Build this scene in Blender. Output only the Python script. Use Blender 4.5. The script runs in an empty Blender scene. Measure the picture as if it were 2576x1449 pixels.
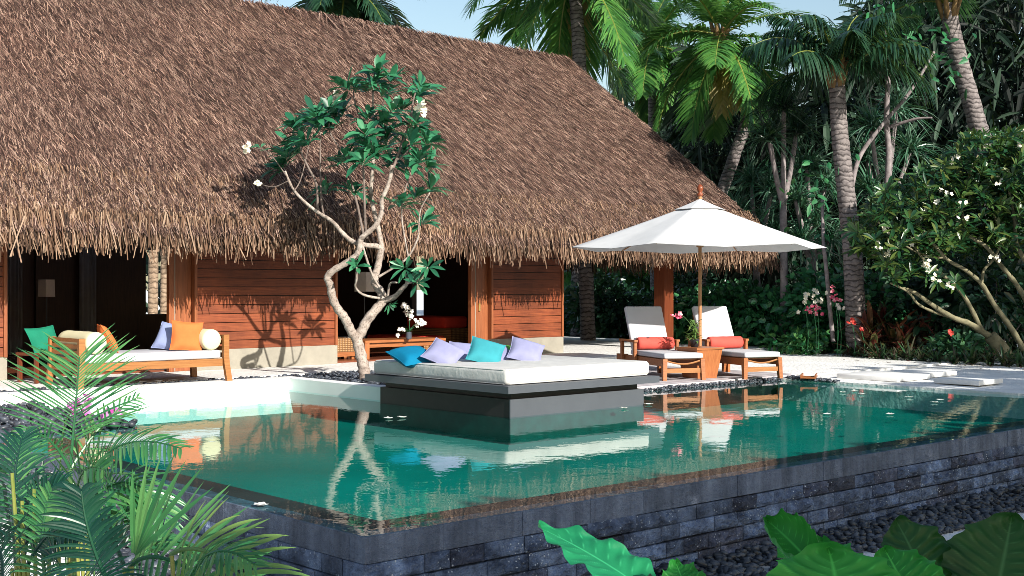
import bpy, bmesh, math, random
import numpy as np
from mathutils import Vector, Matrix
random.seed(7)
RNG = np.random.default_rng(7)
sc = bpy.context.scene
COL = sc.collection
PI = math.pi
R = math.radians

# ------------------------------------------------------------------ camera
EYE = 1.5
PHI = R(47.7)
FW = np.array([math.cos(PHI), math.sin(PHI), 0.0])
RT = np.array([math.sin(PHI), -math.cos(PHI), 0.0])
UPV = np.array([0.0, 0.0, 1.0])
FPX = 3110.5
def at(u, v, d):
    """a point read off the photograph (2576 px wide) at a depth in metres"""
    a = (u - 1288) / FPX; b = (v - 724.5) / FPX
    return np.array([0, 0, EYE]) + d * (FW + a * RT) - d * b * UPV
def on(u, v, z):
    return at(u, v, (EYE - z) * FPX / (v - 724.5))
cam = bpy.data.cameras.new('camera'); cob = bpy.data.objects.new('camera', cam); COL.objects.link(cob)
cam.sensor_width = 36; cam.lens = FPX / 2576 * 36; cam.clip_start = 0.05; cam.clip_end = 2000
cob.location = (0, 0, EYE); cob.rotation_euler = (PI / 2, 0, PHI - PI / 2)
sc.camera = cob

# ------------------------------------------------------------------ light
SUN = np.array([0.11, 1.0, -0.47]); SUN /= np.linalg.norm(SUN)
w = bpy.data.worlds.new('World'); sc.world = w; w.use_nodes = True
nt = w.node_tree; bg = nt.nodes['Background']
sky = nt.nodes.new('ShaderNodeTexSky'); sky.sky_type = 'NISHITA'; sky.sun_disc = False
sky.sun_elevation = math.asin(-SUN[2]); sky.sun_rotation = R(186.3)
sky.air_density = 1.3; sky.dust_density = 1.2; sky.ozone_density = 1.5
nt.links.new(sky.outputs[0], bg.inputs[0]); bg.inputs[1].default_value = 0.10
sl = bpy.data.lights.new('sun', 'SUN'); sl.energy = 5.0; sl.angle = R(0.5); sl.color = (1.0, 0.95, 0.86)
so = bpy.data.objects.new('sun', sl); COL.objects.link(so)
so.rotation_euler = Vector(SUN).to_track_quat('-Z', 'Y').to_euler()
so.location = (-5, -40, 25)
sc.view_settings.view_transform = 'Standard'; sc.view_settings.look = 'None'
sc.view_settings.exposure = 0.75; sc.view_settings.gamma = 1
sc.cycles.max_bounces = 8; sc.cycles.transparent_max_bounces = 12
sc.cycles.diffuse_bounces = 3; sc.cycles.glossy_bounces = 3; sc.cycles.transmission_bounces = 4
sc.cycles.use_denoising = True; sc.cycles.denoiser = 'OPENIMAGEDENOISE'; sc.cycles.denoising_input_passes = 'RGB_ALBEDO_NORMAL'; sc.cycles.denoising_prefilter = 'NONE'
sc.cycles.use_adaptive_sampling = False; sc.cycles.sample_clamp_indirect = 4.0; sc.cycles.blur_glossy = 0.5; sc.cycles.pixel_filter_type = 'BLACKMAN_HARRIS'; sc.cycles.filter_width = 0.8
sc.cycles.caustics_reflective = False; sc.cycles.caustics_refractive = False

# ------------------------------------------------------------------ materials
def newmat(name):
    m = bpy.data.materials.new(name); m.use_nodes = True
    n = m.node_tree.nodes; l = m.node_tree.links
    return m, n, l, n['Principled BSDF'], n['Material Output']
def ramp(n, pts):
    r = n.new('ShaderNodeValToRGB'); e = r.color_ramp.elements
    while len(e) < len(pts): e.new(0.5)
    for k, (p, c) in enumerate(pts):
        e[k].position = p; e[k].color = (*c, 1)
    return r
def coords(n, l, scale=(1, 1, 1), kind='Object'):
    t = n.new('ShaderNodeTexCoord'); mp = n.new('ShaderNodeMapping'); mp.inputs['Scale'].default_value = scale
    l.new(t.outputs[kind], mp.inputs[0]); return mp.outputs[0]
def noise(n, l, vec, scale, detail=4, rough=0.55, dist=0.0):
    x = n.new('ShaderNodeTexNoise'); x.inputs['Scale'].default_value = scale; x.inputs['Detail'].default_value = detail
    x.inputs['Roughness'].default_value = rough; x.inputs['Distortion'].default_value = dist
    if vec is not None: l.new(vec, x.inputs['Vector'])
    return x
def bump(n, l, src, b, strength, dist=0.01):
    x = n.new('ShaderNodeBump'); x.inputs['Strength'].default_value = strength; x.inputs['Distance'].default_value = dist
    l.new(src, x.inputs['Height']); l.new(x.outputs[0], b.inputs['Normal']); return x
def mix(n, l, a, b, f, mode='MIX'):
    x = n.new('ShaderNodeMix'); x.data_type = 'RGBA'; x.blend_type = mode
    for i, s in ((6, a), (7, b)):
        if isinstance(s, tuple): x.inputs[i].default_value = (*s, 1)
        else: l.new(s, x.inputs[i])
    if isinstance(f, (int, float)): x.inputs[0].default_value = f
    else: l.new(f, x.inputs[0])
    return x.outputs[2]

def m_noisy(name, c1, c2, scale=6, rough=0.7, bmp=0.2, bscale=60, bdist=0.005, stretch=(1, 1, 1), island=0.0, spec=0.4, detail=5):
    m, n, l, b, o = newmat(name)
    v = coords(n, l, stretch)
    nz = noise(n, l, v, scale, detail)
    r = ramp(n, [(0.3, c1), (0.7, c2)]); l.new(nz.outputs[0], r.inputs[0])
    col = r.outputs[0]
    if island:
        g = n.new('ShaderNodeNewGeometry')
        mr = n.new('ShaderNodeMapRange'); mr.inputs['To Min'].default_value = 1 - island; mr.inputs['To Max'].default_value = 1 + island
        l.new(g.outputs['Random Per Island'], mr.inputs[0])
        hs = n.new('ShaderNodeHueSaturation'); l.new(mr.outputs[0], hs.inputs['Value']); l.new(col, hs.inputs['Color'])
        col = hs.outputs[0]
    l.new(col, b.inputs['Base Color'])
    b.inputs['Roughness'].default_value = rough; b.inputs['Specular IOR Level'].default_value = spec
    if bmp:
        nb = noise(n, l, v, bscale, 4); bump(n, l, nb.outputs[0], b, bmp, bdist)
    return m

def m_leaf(name, cols, rough=0.38, trans=0.25, tcol=None, spec=0.5):
    m, n, l, b, o = newmat(name)
    g = n.new('ShaderNodeNewGeometry')
    k = len(cols); r = ramp(n, [(i / max(1, k - 1), c) for i, c in enumerate(cols)])
    l.new(g.outputs['Random Per Island'], r.inputs[0])
    v = coords(n, l); nz = noise(n, l, v, 9, 3)
    mr = n.new('ShaderNodeMapRange'); mr.inputs['To Min'].default_value = 0.7; mr.inputs['To Max'].default_value = 1.3
    l.new(nz.outputs[0], mr.inputs[0])
    hs = n.new('ShaderNodeHueSaturation'); l.new(mr.outputs[0], hs.inputs['Value']); l.new(r.outputs[0], hs.inputs['Color'])
    l.new(hs.outputs[0], b.inputs['Base Color'])
    b.inputs['Roughness'].default_value = rough; b.inputs['Specular IOR Level'].default_value = spec
    if trans:
        t = n.new('ShaderNodeBsdfTranslucent'); ms = n.new('ShaderNodeMixShader'); ms.inputs[0].default_value = trans
        c = mix(n, l, hs.outputs[0], tcol or (0.25, 0.5, 0.08), 0.35)
        l.new(c, t.inputs[0]); l.new(b.outputs[0], ms.inputs[1]); l.new(t.outputs[0], ms.inputs[2]); l.new(ms.outputs[0], o.inputs[0])
    return m

M = {}
def m_wood(name, c1, c2, axis='x', rough=0.5, island=0.15, grain=1.0):
    st = {'x': (1.2, 22, 22), 'y': (22, 1.2, 22), 'z': (22, 22, 1.2)}[axis]
    return m_noisy(name, c1, c2, 2.2 * grain, rough, 0.15, 5, 0.003, st, island)
M['cladding'] = m_wood('cladding_wood', (0.125, 0.027, 0.010), (0.235, 0.062, 0.021), 'x', 0.5, 0.2)
M['post'] = m_wood('post_wood', (0.19, 0.055, 0.02), (0.3, 0.1, 0.038), 'z', 0.45, 0.15)
M['darkpost'] = m_wood('dark_post_wood', (0.09, 0.02, 0.008), (0.15, 0.04, 0.014), 'z', 0.4, 0.15)
M['teak'] = m_wood('teak', (0.24, 0.09, 0.025), (0.36, 0.155, 0.05), 'x', 0.45, 0.12)
M['teakred'] = m_wood('red_teak', (0.23, 0.075, 0.025), (0.36, 0.13, 0.045), 'x', 0.4, 0.15)
M['teakz'] = m_wood('red_teak_upright', (0.27, 0.085, 0.03), (0.38, 0.14, 0.05), 'z', 0.4, 0.2)
M['pole'] = m_wood('pole_wood', (0.34, 0.15, 0.06), (0.45, 0.22, 0.1), 'z', 0.4, 0.0)
M['finial'] = m_noisy('finial_wood', (0.16, 0.035, 0.012), (0.22, 0.055, 0.018), 8, 0.3, 0)
M['plinth'] = m_noisy('plinth_render', (0.245, 0.225, 0.185), (0.30, 0.275, 0.225), 5, 0.85, 0.2, 80, 0.003)
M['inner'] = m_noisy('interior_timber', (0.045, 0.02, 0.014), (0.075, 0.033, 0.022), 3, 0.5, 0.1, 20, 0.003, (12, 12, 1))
M['floor'] = m_wood('floor_wood', (0.12, 0.035, 0.018), (0.19, 0.06, 0.03), 'x', 0.25, 0.15)
M['curtain'] = m_noisy('grey_curtain', (0.30, 0.30, 0.34), (0.38, 0.38, 0.42), 4, 0.9, 0.1, 30)
M['shade'] = m_noisy('lamp_shade_fabric', (0.72, 0.68, 0.64), (0.8, 0.76, 0.7), 20, 0.8, 0.05)
M['brass'] = m_noisy('brass', (0.75, 0.55, 0.2), (0.8, 0.6, 0.25), 10, 0.3, 0); M['brass'].node_tree.nodes['Principled BSDF'].inputs['Metallic'].default_value = 1
M['sand'] = m_noisy('white_sand', (0.70, 0.69, 0.67), (0.84, 0.83, 0.81), 1.4, 0.95, 0.7, 16, 0.035, spec=0.1, detail=8)
M['white'] = m_noisy('white_render', (0.77, 0.76, 0.74), (0.84, 0.83, 0.81), 2.0, 0.75, 0.15, 60, 0.003, spec=0.2)
M['deck'] = m_wood('grey_deck_board', (0.33, 0.3, 0.32), (0.48, 0.45, 0.47), 'x', 0.7, 0.12)
M['dark'] = m_noisy('dark_granite', (0.066, 0.072, 0.086), (0.076, 0.083, 0.098), 3, 0.5, 0.05)
M['reveal_shade'] = m_noisy('black_recess_and_shade', (0.012, 0.011, 0.012), (0.02, 0.018, 0.018), 8, 0.6, 0)
M['pebble'] = m_noisy('black_pebble', (0.022, 0.026, 0.034), (0.075, 0.085, 0.105), 9, 0.42, 0.1, 40, 0.002, island=0.6)
M['rattan'] = None
M['fab_white'] = m_noisy('white_canvas', (0.58, 0.58, 0.575), (0.65, 0.65, 0.645), 3, 0.9, 0.25, 500, 0.002, spec=0.15)
M['fab_seat'] = m_noisy('lounger_canvas', (0.46, 0.46, 0.49), (0.52, 0.52, 0.55), 3, 0.9, 0.25, 500, 0.002, spec=0.15)
M['fab_mat'] = m_noisy('mattress_canvas', (0.47, 0.465, 0.45), (0.56, 0.555, 0.535), 5, 0.9, 0.7, 11, 0.012, spec=0.15)
M['fab_cream'] = m_noisy('cream_canvas', (0.62, 0.56, 0.36), (0.67, 0.61, 0.40), 4, 0.9, 0.2, 400, 0.002, spec=0.15)
def fab(name, c, v=0.12):
    return m_noisy(name, tuple(x * (1 - v) for x in c), tuple(min(1, x * (1 + v)) for x in c), 5, 0.85, 0.25, 14, 0.008, spec=0.2)
M['orange'] = fab('orange_canvas', (0.60, 0.145, 0.04)); M['lav'] = fab('lavender_canvas', (0.235, 0.24, 0.38)); M['paleblue'] = fab('pale_blue_canvas', (0.27, 0.32, 0.52))
M['blue'] = fab('blue_canvas', (0.0, 0.15, 0.28)); M['turq'] = fab('turquoise_canvas', (0.035, 0.25, 0.29)); M['green'] = fab('lime_canvas', (0.1, 0.32, 0.05))
M['teal'] = fab('green_canvas', (0.01, 0.17, 0.10)); M['red'] = fab('coral_canvas', (0.55, 0.085, 0.065)); M['redcush'] = fab('red_cushion', (0.6, 0.05, 0.03))
M['grey'] = fab('grey_cushion', (0.4, 0.4, 0.42))
M['pot'] = m_noisy('black_pot', (0.02, 0.022, 0.03), (0.035, 0.04, 0.05), 10, 0.35, 0)
M['petal'] = m_leaf('white_petal', [(0.84, 0.82, 0.76), (0.88, 0.86, 0.82)], 0.6, 0.2, (0.9, 0.88, 0.8))
M['petalcream'] = m_leaf('cream_petal', [(0.85, 0.8, 0.6), (0.88, 0.84, 0.72)], 0.6, 0.2, (0.9, 0.88, 0.7))
M['purple'] = m_leaf('purple_petal', [(0.42, 0.04, 0.26), (0.62, 0.18, 0.5), (0.75, 0.5, 0.72)], 0.6, 0.2, (0.7, 0.2, 0.5))
M['pink'] = m_leaf('pink_petal', [(0.6, 0.03, 0.12), (0.75, 0.12, 0.2), (0.85, 0.5, 0.5)], 0.6, 0.2, (0.8, 0.2, 0.3))
M['redfl'] = m_leaf('red_petal', [(0.6, 0.03, 0.04), (0.7, 0.1, 0.06)], 0.6, 0.2, (0.8, 0.2, 0.1))
G = m_leaf
M['frangi'] = G('frangipani_leaf', [(0.008, 0.062, 0.035), (0.022, 0.14, 0.065), (0.05, 0.22, 0.1)], 0.42, 0.16, (0.1, 0.4, 0.1))
M['frangi2'] = G('garden_frangipani_leaf', [(0.006, 0.032, 0.015), (0.015, 0.065, 0.024), (0.04, 0.10, 0.024), (0.1, 0.12, 0.028)], 0.32, 0.15)
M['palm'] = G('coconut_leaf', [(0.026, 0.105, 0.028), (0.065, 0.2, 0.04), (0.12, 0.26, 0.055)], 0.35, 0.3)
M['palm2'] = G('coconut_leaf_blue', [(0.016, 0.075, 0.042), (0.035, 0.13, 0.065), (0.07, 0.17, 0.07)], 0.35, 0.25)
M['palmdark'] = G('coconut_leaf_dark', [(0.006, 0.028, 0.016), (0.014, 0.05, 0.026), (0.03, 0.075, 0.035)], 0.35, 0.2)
M['palmold'] = G('coconut_leaf_old', [(0.2, 0.16, 0.03), (0.28, 0.22, 0.05)], 0.45, 0.25)
M['pand'] = G('pandanus_leaf', [(0.01, 0.05, 0.028), (0.04, 0.13, 0.07), (0.16, 0.26, 0.19)], 0.3, 0.12)
M['pand2'] = G('pandanus_leaf_dark', [(0.005, 0.02, 0.012), (0.01, 0.036, 0.02), (0.03, 0.06, 0.035)], 0.32, 0.1)
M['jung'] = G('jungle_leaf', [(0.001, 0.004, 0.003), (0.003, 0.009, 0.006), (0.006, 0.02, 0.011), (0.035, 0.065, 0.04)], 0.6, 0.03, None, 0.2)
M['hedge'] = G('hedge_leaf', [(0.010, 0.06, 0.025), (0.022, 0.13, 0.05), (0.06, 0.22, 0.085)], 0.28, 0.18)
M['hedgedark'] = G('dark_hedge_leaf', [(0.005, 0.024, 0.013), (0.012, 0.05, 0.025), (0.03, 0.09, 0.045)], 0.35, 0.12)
M['ti'] = G('ti_leaf', [(0.05, 0.012, 0.012), (0.13, 0.03, 0.02), (0.05, 0.07, 0.025), (0.09, 0.09, 0.03)], 0.35, 0.2, (0.4, 0.1, 0.05))
M['spike'] = G('border_leaf', [(0.015, 0.045, 0.02), (0.03, 0.09, 0.035), (0.07, 0.03, 0.03), (0.1, 0.14, 0.08)], 0.35, 0.2)
M['areca'] = G('areca_leaf', [(0.015, 0.11, 0.045), (0.05, 0.2, 0.065), (0.12, 0.29, 0.09)], 0.32, 0.3)
M['arecashade'] = G('areca_leaf_shaded', [(0.003, 0.03, 0.025), (0.008, 0.055, 0.038), (0.015, 0.08, 0.04)], 0.35, 0.22)  # areca leaf darkened by colour for the shaded lower leaves
M['arecayel'] = G('areca_leaf_yellow', [(0.12, 0.25, 0.07), (0.2, 0.3, 0.08)], 0.35, 0.3)
M['stemy'] = m_noisy('areca_stem', (0.12, 0.17, 0.03), (0.24, 0.24, 0.05), 6, 0.5, 0)
M['stem'] = m_noisy('green_stem', (0.04, 0.11, 0.03), (0.08, 0.15, 0.04), 6, 0.5, 0)
M['vasegl'] = m_noisy('smoky_glass', (0.05, 0.06, 0.08), (0.08, 0.09, 0.11), 3, 0.08, 0)
M['tag'] = m_noisy('white_tag', (0.75, 0.72, 0.66), (0.8, 0.77, 0.7), 9, 0.6, 0)

def m_bark(name, c1, c2, ring=0.0, rs=18):
    m, n, l, b, o = newmat(name)
    v = coords(n, l); nz = noise(n, l, v, 7, 6, 0.65); r = ramp(n, [(0.3, c1), (0.68, c2)]); l.new(nz.outputs[0], r.inputs[0])
    col = r.outputs[0]; h = nz.outputs[0]
    if ring:
        wv = n.new('ShaderNodeTexWave'); wv.bands_direction = 'Z'; wv.inputs['Scale'].default_value = rs * 0.05 * PI; wv.inputs['Distortion'].default_value = 5.0
        wv.inputs['Detail'].default_value = 3; wv.inputs['Detail Scale'].default_value = 2.0
        l.new(v, wv.inputs['Vector'])
        rr = ramp(n, [(0.0, tuple(x * 0.35 for x in c1)), (0.3, (1, 1, 1))]); l.new(wv.outputs['Fac'], rr.inputs[0])
        col = mix(n, l, col, rr.outputs[0], ring, 'MULTIPLY'); h = wv.outputs['Fac']
    l.new(col, b.inputs['Base Color']); b.inputs['Roughness'].default_value = 0.85; b.inputs['Specular IOR Level'].default_value = 0.2
    bump(n, l, h, b, 0.6, 0.02)
    return m
M['frangibark'] = m_bark('frangipani_bark', (0.22, 0.17, 0.14), (0.46, 0.39, 0.34))
_n = M['frangibark'].node_tree.nodes; _l = M['frangibark'].node_tree.links; _b = _n['Principled BSDF']; _src = _b.inputs['Base Color'].links[0].from_socket
_v = coords(_n, _l, (1, 1, 2.2)); _z = noise(_n, _l, _v, 4.5, 4, .6, .8); _r = ramp(_n, [(0.34, (0.42, 0.40, 0.40)), (0.46, (1, 1, 1))]); _l.new(_z.outputs[0], _r.inputs[0])
_v2 = noise(_n, _l, coords(_n, _l), 45, 3); _r2 = ramp(_n, [(0.36, (0.5, 0.47, 0.45)), (0.48, (1.05, 1.05, 1.05))]); _l.new(_v2.outputs[0], _r2.inputs[0])
_l.new(mix(_n, _l, mix(_n, _l, _src, _r.outputs[0], 0.9, 'MULTIPLY'), _r2.outputs[0], 0.8, 'MULTIPLY'), _b.inputs['Base Color'])
M['frangibark2'] = m_bark('garden_frangipani_bark', (0.10, 0.095, 0.055), (0.25, 0.225, 0.14))
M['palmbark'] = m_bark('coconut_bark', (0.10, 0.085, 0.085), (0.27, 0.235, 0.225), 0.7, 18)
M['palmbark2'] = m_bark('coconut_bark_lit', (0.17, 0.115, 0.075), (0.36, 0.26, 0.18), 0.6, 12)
M['twig'] = m_bark('grey_bark', (0.12, 0.1, 0.1), (0.3, 0.26, 0.26))
M['twigbrown'] = m_bark('young_frangipani_bark', (0.09, 0.065, 0.055), (0.24, 0.19, 0.165))
M['boot'] = m_bark('palm_leaf_base', (0.1, 0.07, 0.04), (0.28, 0.17, 0.07))

# thatch : colour of each reed varies
def m_thatch(name, cols):
    m, n, l, b, o = newmat(name)
    g = n.new('ShaderNodeNewGeometry'); r = ramp(n, [(i / (len(cols) - 1), c) for i, c in enumerate(cols)])
    l.new(g.outputs['Random Per Island'], r.inputs[0])
    v = coords(n, l); nz = noise(n, l, v, 0.7, 5); rr = ramp(n, [(0.3, (0.78, 0.76, 0.76)), (0.7, (1.12, 1.08, 1.04))]); l.new(nz.outputs[0], rr.inputs[0])
    l.new(mix(n, l, r.outputs[0], rr.outputs[0], 1.0, 'MULTIPLY'), b.inputs['Base Color'])
    b.inputs['Roughness'].default_value = 0.75; b.inputs['Specular IOR Level'].default_value = 0.25
    return m
M['thatch'] = m_thatch('thatch_reed', [(0.018, 0.0095, 0.008), (0.08, 0.044, 0.035), (0.172, 0.103, 0.078), (0.39, 0.278, 0.218)])
M['fringe'] = m_thatch('eave_reed', [(0.02, 0.011, 0.007), (0.10, 0.052, 0.03), (0.18, 0.108, 0.068), (0.33, 0.235, 0.165)])
M['thatchbase'] = m_noisy('thatch_underlayer', (0.05, 0.028, 0.02), (0.1, 0.06, 0.045), 8, 0.9, 0.4, 30, 0.03)

_m = M['cladding']; _n = _m.node_tree.nodes; _l = _m.node_tree.links; _b = _n['Principled BSDF']; _src = _b.inputs['Base Color'].links[0].from_socket
_z = noise(_n, _l, coords(_n, _l, (.8, .8, .5)), 1.6, 5, .65); _r = ramp(_n, [(0.32, (0.62, 0.6, 0.58)), (0.66, (1.18, 1.14, 1.1))]); _l.new(_z.outputs[0], _r.inputs[0])
_l.new(mix(_n, _l, _src, _r.outputs[0], 0.9, 'MULTIPLY'), _b.inputs['Base Color'])
def m_rattan():
    m, n, l, b, o = newmat('rattan_weave')
    v = coords(n, l)
    w1 = n.new('ShaderNodeTexWave'); w1.bands_direction = 'X'; w1.inputs['Scale'].default_value = 9; w1.inputs['Distortion'].default_value = 0.8
    w2 = n.new('ShaderNodeTexWave'); w2.bands_direction = 'Z'; w2.inputs['Scale'].default_value = 9; w2.inputs['Distortion'].default_value = 0.8
    l.new(v, w1.inputs['Vector']); l.new(v, w2.inputs['Vector'])
    mu = n.new('ShaderNodeMath'); mu.operation = 'MULTIPLY'; l.new(w1.outputs['Fac'], mu.inputs[0]); l.new(w2.outputs['Fac'], mu.inputs[1])
    r = ramp(n, [(0.0, (0.12, 0.05, 0.015)), (0.5, (0.4, 0.22, 0.09))]); l.new(mu.outputs[0], r.inputs[0])
    l.new(r.outputs[0], b.inputs['Base Color']); bump(n, l, mu.outputs[0], b, 0.6, 0.01)
    return m
M['rattan'] = m_rattan()

def m_stone(name, c1, c2, speck=True, island=0.4):
    m, n, l, b, o = newmat(name)
    v = coords(n, l); nz = noise(n, l, v, 7, 8, 0.7); r = ramp(n, [(0.3, c1), (0.72, c2)]); l.new(nz.outputs[0], r.inputs[0])
    g = n.new('ShaderNodeNewGeometry'); mr = n.new('ShaderNodeMapRange'); mr.inputs['To Min'].default_value = 1 - island; mr.inputs['To Max'].default_value = 1 + island
    l.new(g.outputs['Random Per Island'], mr.inputs[0]); hs = n.new('ShaderNodeHueSaturation'); l.new(mr.outputs[0], hs.inputs['Value']); l.new(r.outputs[0], hs.inputs['Color'])
    col = hs.outputs[0]
    rt = ramp(n, [(0.0, (0.62, 0.52, 0.5)), (0.28, (0.62, 0.54, 0.54)), (0.34, (1, 1, 1))]); mm = n.new('ShaderNodeMath'); mm.operation = 'FRACT'
    m3 = n.new('ShaderNodeMath'); m3.operation = 'MULTIPLY'; m3.inputs[1].default_value = 7.31; l.new(g.outputs['Random Per Island'], m3.inputs[0]); l.new(m3.outputs[0], mm.inputs[0]); l.new(mm.outputs[0], rt.inputs[0])
    if speck: col = mix(n, l, col, rt.outputs[0], 1.0, 'MULTIPLY')   # some blocks are a browner stone
    if speck:
        vo = n.new('ShaderNodeTexVoronoi'); vo.inputs['Scale'].default_value = 34; l.new(v, vo.inputs['Vector'])
        n2 = noise(n, l, v, 5.0, 5, 0.7); 
        rr = ramp(n, [(0.16, (1, 1, 1)), (0.26, (0, 0, 0))]); l.new(vo.outputs['Distance'], rr.inputs[0])
        r2 = ramp(n, [(0.47, (0, 0, 0)), (0.56, (1, 1, 1))]); l.new(n2.outputs[0], r2.inputs[0])
        f = mix(n, l, rr.outputs[0], r2.outputs[0], 1.0, 'MULTIPLY')
        col = mix(n, l, col, (0.62, 0.68, 0.76), f)
    v2 = coords(n, l, (5, 5, .5)); n4 = noise(n, l, v2, 1.3, 4, .6); r4 = ramp(n, [(0.36, (0.42, 0.42, 0.45)), (0.6, (1.1, 1.1, 1.1))]); l.new(n4.outputs[0], r4.inputs[0])
    col = mix(n, l, col, r4.outputs[0], 0.75, 'MULTIPLY')           # wet runs and lime streaks down the face
    l.new(col, b.inputs['Base Color']); b.inputs['Roughness'].default_value = 0.55; b.inputs['Specular IOR Level'].default_value = 0.5
    nb = noise(n, l, v, 28, 6, 0.7); bump(n, l, nb.outputs[0], b, 1.0, 0.05)
    return m
M['stone'] = m_stone('basalt_block', (0.022, 0.038, 0.085), (0.28, 0.375, 0.58))
M['coping'] = m_stone('basalt_coping', (0.11, 0.14, 0.21), (0.235, 0.285, 0.385), False, 0.15)
M['ledge'] = m_noisy('submerged_ledge', (0.035, 0.026, 0.028), (0.085, 0.062, 0.064), 1.2, 0.7, 0)
def m_tile():
    m, n, l, b, o = newmat('pool_tile')
    v = coords(n, l); nz = noise(n, l, v, 0.5, 4); r = ramp(n, [(0.3, (0.0, 0.185, 0.15)), (0.7, (0.001, 0.285, 0.24))]); l.new(nz.outputs[0], r.inputs[0])
    l.new(r.outputs[0], b.inputs['Base Color']); b.inputs['Roughness'].default_value = 0.6; b.inputs['Specular IOR Level'].default_value = 0.1
    return m
M['tile'] = m_tile()
M['tileshade'] = m_noisy('pool_tile_shaded', (0.001, 0.06, 0.05), (0.004, 0.10, 0.085), 8, 0.5, 0, spec=0.2)  # pool tile darkened, puts shade into the sunlit upright sides
def m_water():
    m, n, l, b, o = newmat('pool_water')
    n.remove(b)
    tr = n.new('ShaderNodeBsdfTransparent'); tr.inputs[0].default_value = (0.62, 0.93, 0.9, 1)
    gl = n.new('ShaderNodeBsdfGlossy'); gl.inputs['Roughness'].default_value = 0.015; gl.inputs[0].default_value = (1, 1, 1, 1)
    v = coords(n, l, (1.0, 1.0, 1)); nz = noise(n, l, v, 3.2, 3, 0.5, 0.6); n3 = noise(n, l, v, 11, 2)
    ad = n.new('ShaderNodeMath'); ad.operation = 'MULTIPLY_ADD'; ad.inputs[1].default_value = 0.25; l.new(n3.outputs[0], ad.inputs[0]); l.new(nz.outputs[0], ad.inputs[2])
    bp = n.new('ShaderNodeBump'); bp.inputs['Strength'].default_value = 0.055; bp.inputs['Distance'].default_value = 0.03
    l.new(ad.outputs[0], bp.inputs['Height']); l.new(bp.outputs[0], gl.inputs['Normal']); 
    g = n.new('ShaderNodeNewGeometry'); dp = n.new('ShaderNodeVectorMath'); dp.operation = 'DOT_PRODUCT'
    l.new(g.outputs['Incoming'], dp.inputs[0]); l.new(bp.outputs[0], dp.inputs[1])
    def mth(op, a_, b_=None):                                       # Schlick reflectance, the same from both sides of the surface
        k = n.new('ShaderNodeMath'); k.operation = op
        for i_, q_ in enumerate((a_, b_)):
            if q_ is None: continue
            if isinstance(q_, (int, float)): k.inputs[i_].default_value = q_
            else: l.new(q_, k.inputs[i_])
        return k.outputs[0]
    fr = mth('ADD', mth('MULTIPLY', mth('POWER', mth('SUBTRACT', 1.0, mth('ABSOLUTE', dp.outputs['Value'])), 5.0), 0.86), 0.02)
    ms = n.new('ShaderNodeMixShader'); l.new(fr, ms.inputs[0]); l.new(tr.outputs[0], ms.inputs[1]); l.new(gl.outputs[0], ms.inputs[2]); l.new(ms.outputs[0], o.inputs[0])
    return m
M['water'] = m_water()
def m_aloc(name, c1, c2):
    m, n, l, b, o = newmat(name)
    t = n.new('ShaderNodeAttribute'); t.attribute_name = 'vein'
    v = coords(n, l); nz = noise(n, l, v, 6, 4); r = ramp(n, [(0.3, c1), (0.7, c2)]); l.new(nz.outputs[0], r.inputs[0])
    col = mix(n, l, r.outputs[0], tuple(min(1, x * 1.6 + 0.02) for x in c2), t.outputs['Fac'])
    l.new(col, b.inputs['Base Color']); b.inputs['Roughness'].default_value = 0.5; b.inputs['Specular IOR Level'].default_value = 0.3
    nb = noise(n, l, v, 26, 3); bump(n, l, nb.outputs[0], b, 0.25, 0.01)
    tl = n.new('ShaderNodeBsdfTranslucent'); ms = n.new('ShaderNodeMixShader'); ms.inputs[0].default_value = 0.22
    l.new(mix(n, l, col, (0.1, 0.4, 0.03), 0.25), tl.inputs[0]); l.new(b.outputs[0], ms.inputs[1]); l.new(tl.outputs[0], ms.inputs[2]); l.new(ms.outputs[0], o.inputs[0])
    return m
M['aloc'] = m_aloc('elephant_ear_leaf', (0.015, 0.18, 0.03), (0.045, 0.31, 0.045))
M['alocb'] = m_aloc('elephant_ear_leaf_blue', (0.006, 0.15, 0.07), (0.018, 0.26, 0.1))
M['alocshade'] = m_aloc('elephant_ear_leaf_shaded', (0.006, 0.035, 0.010), (0.012, 0.06, 0.013))  # same leaf darkened, the shade is in the colour

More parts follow.
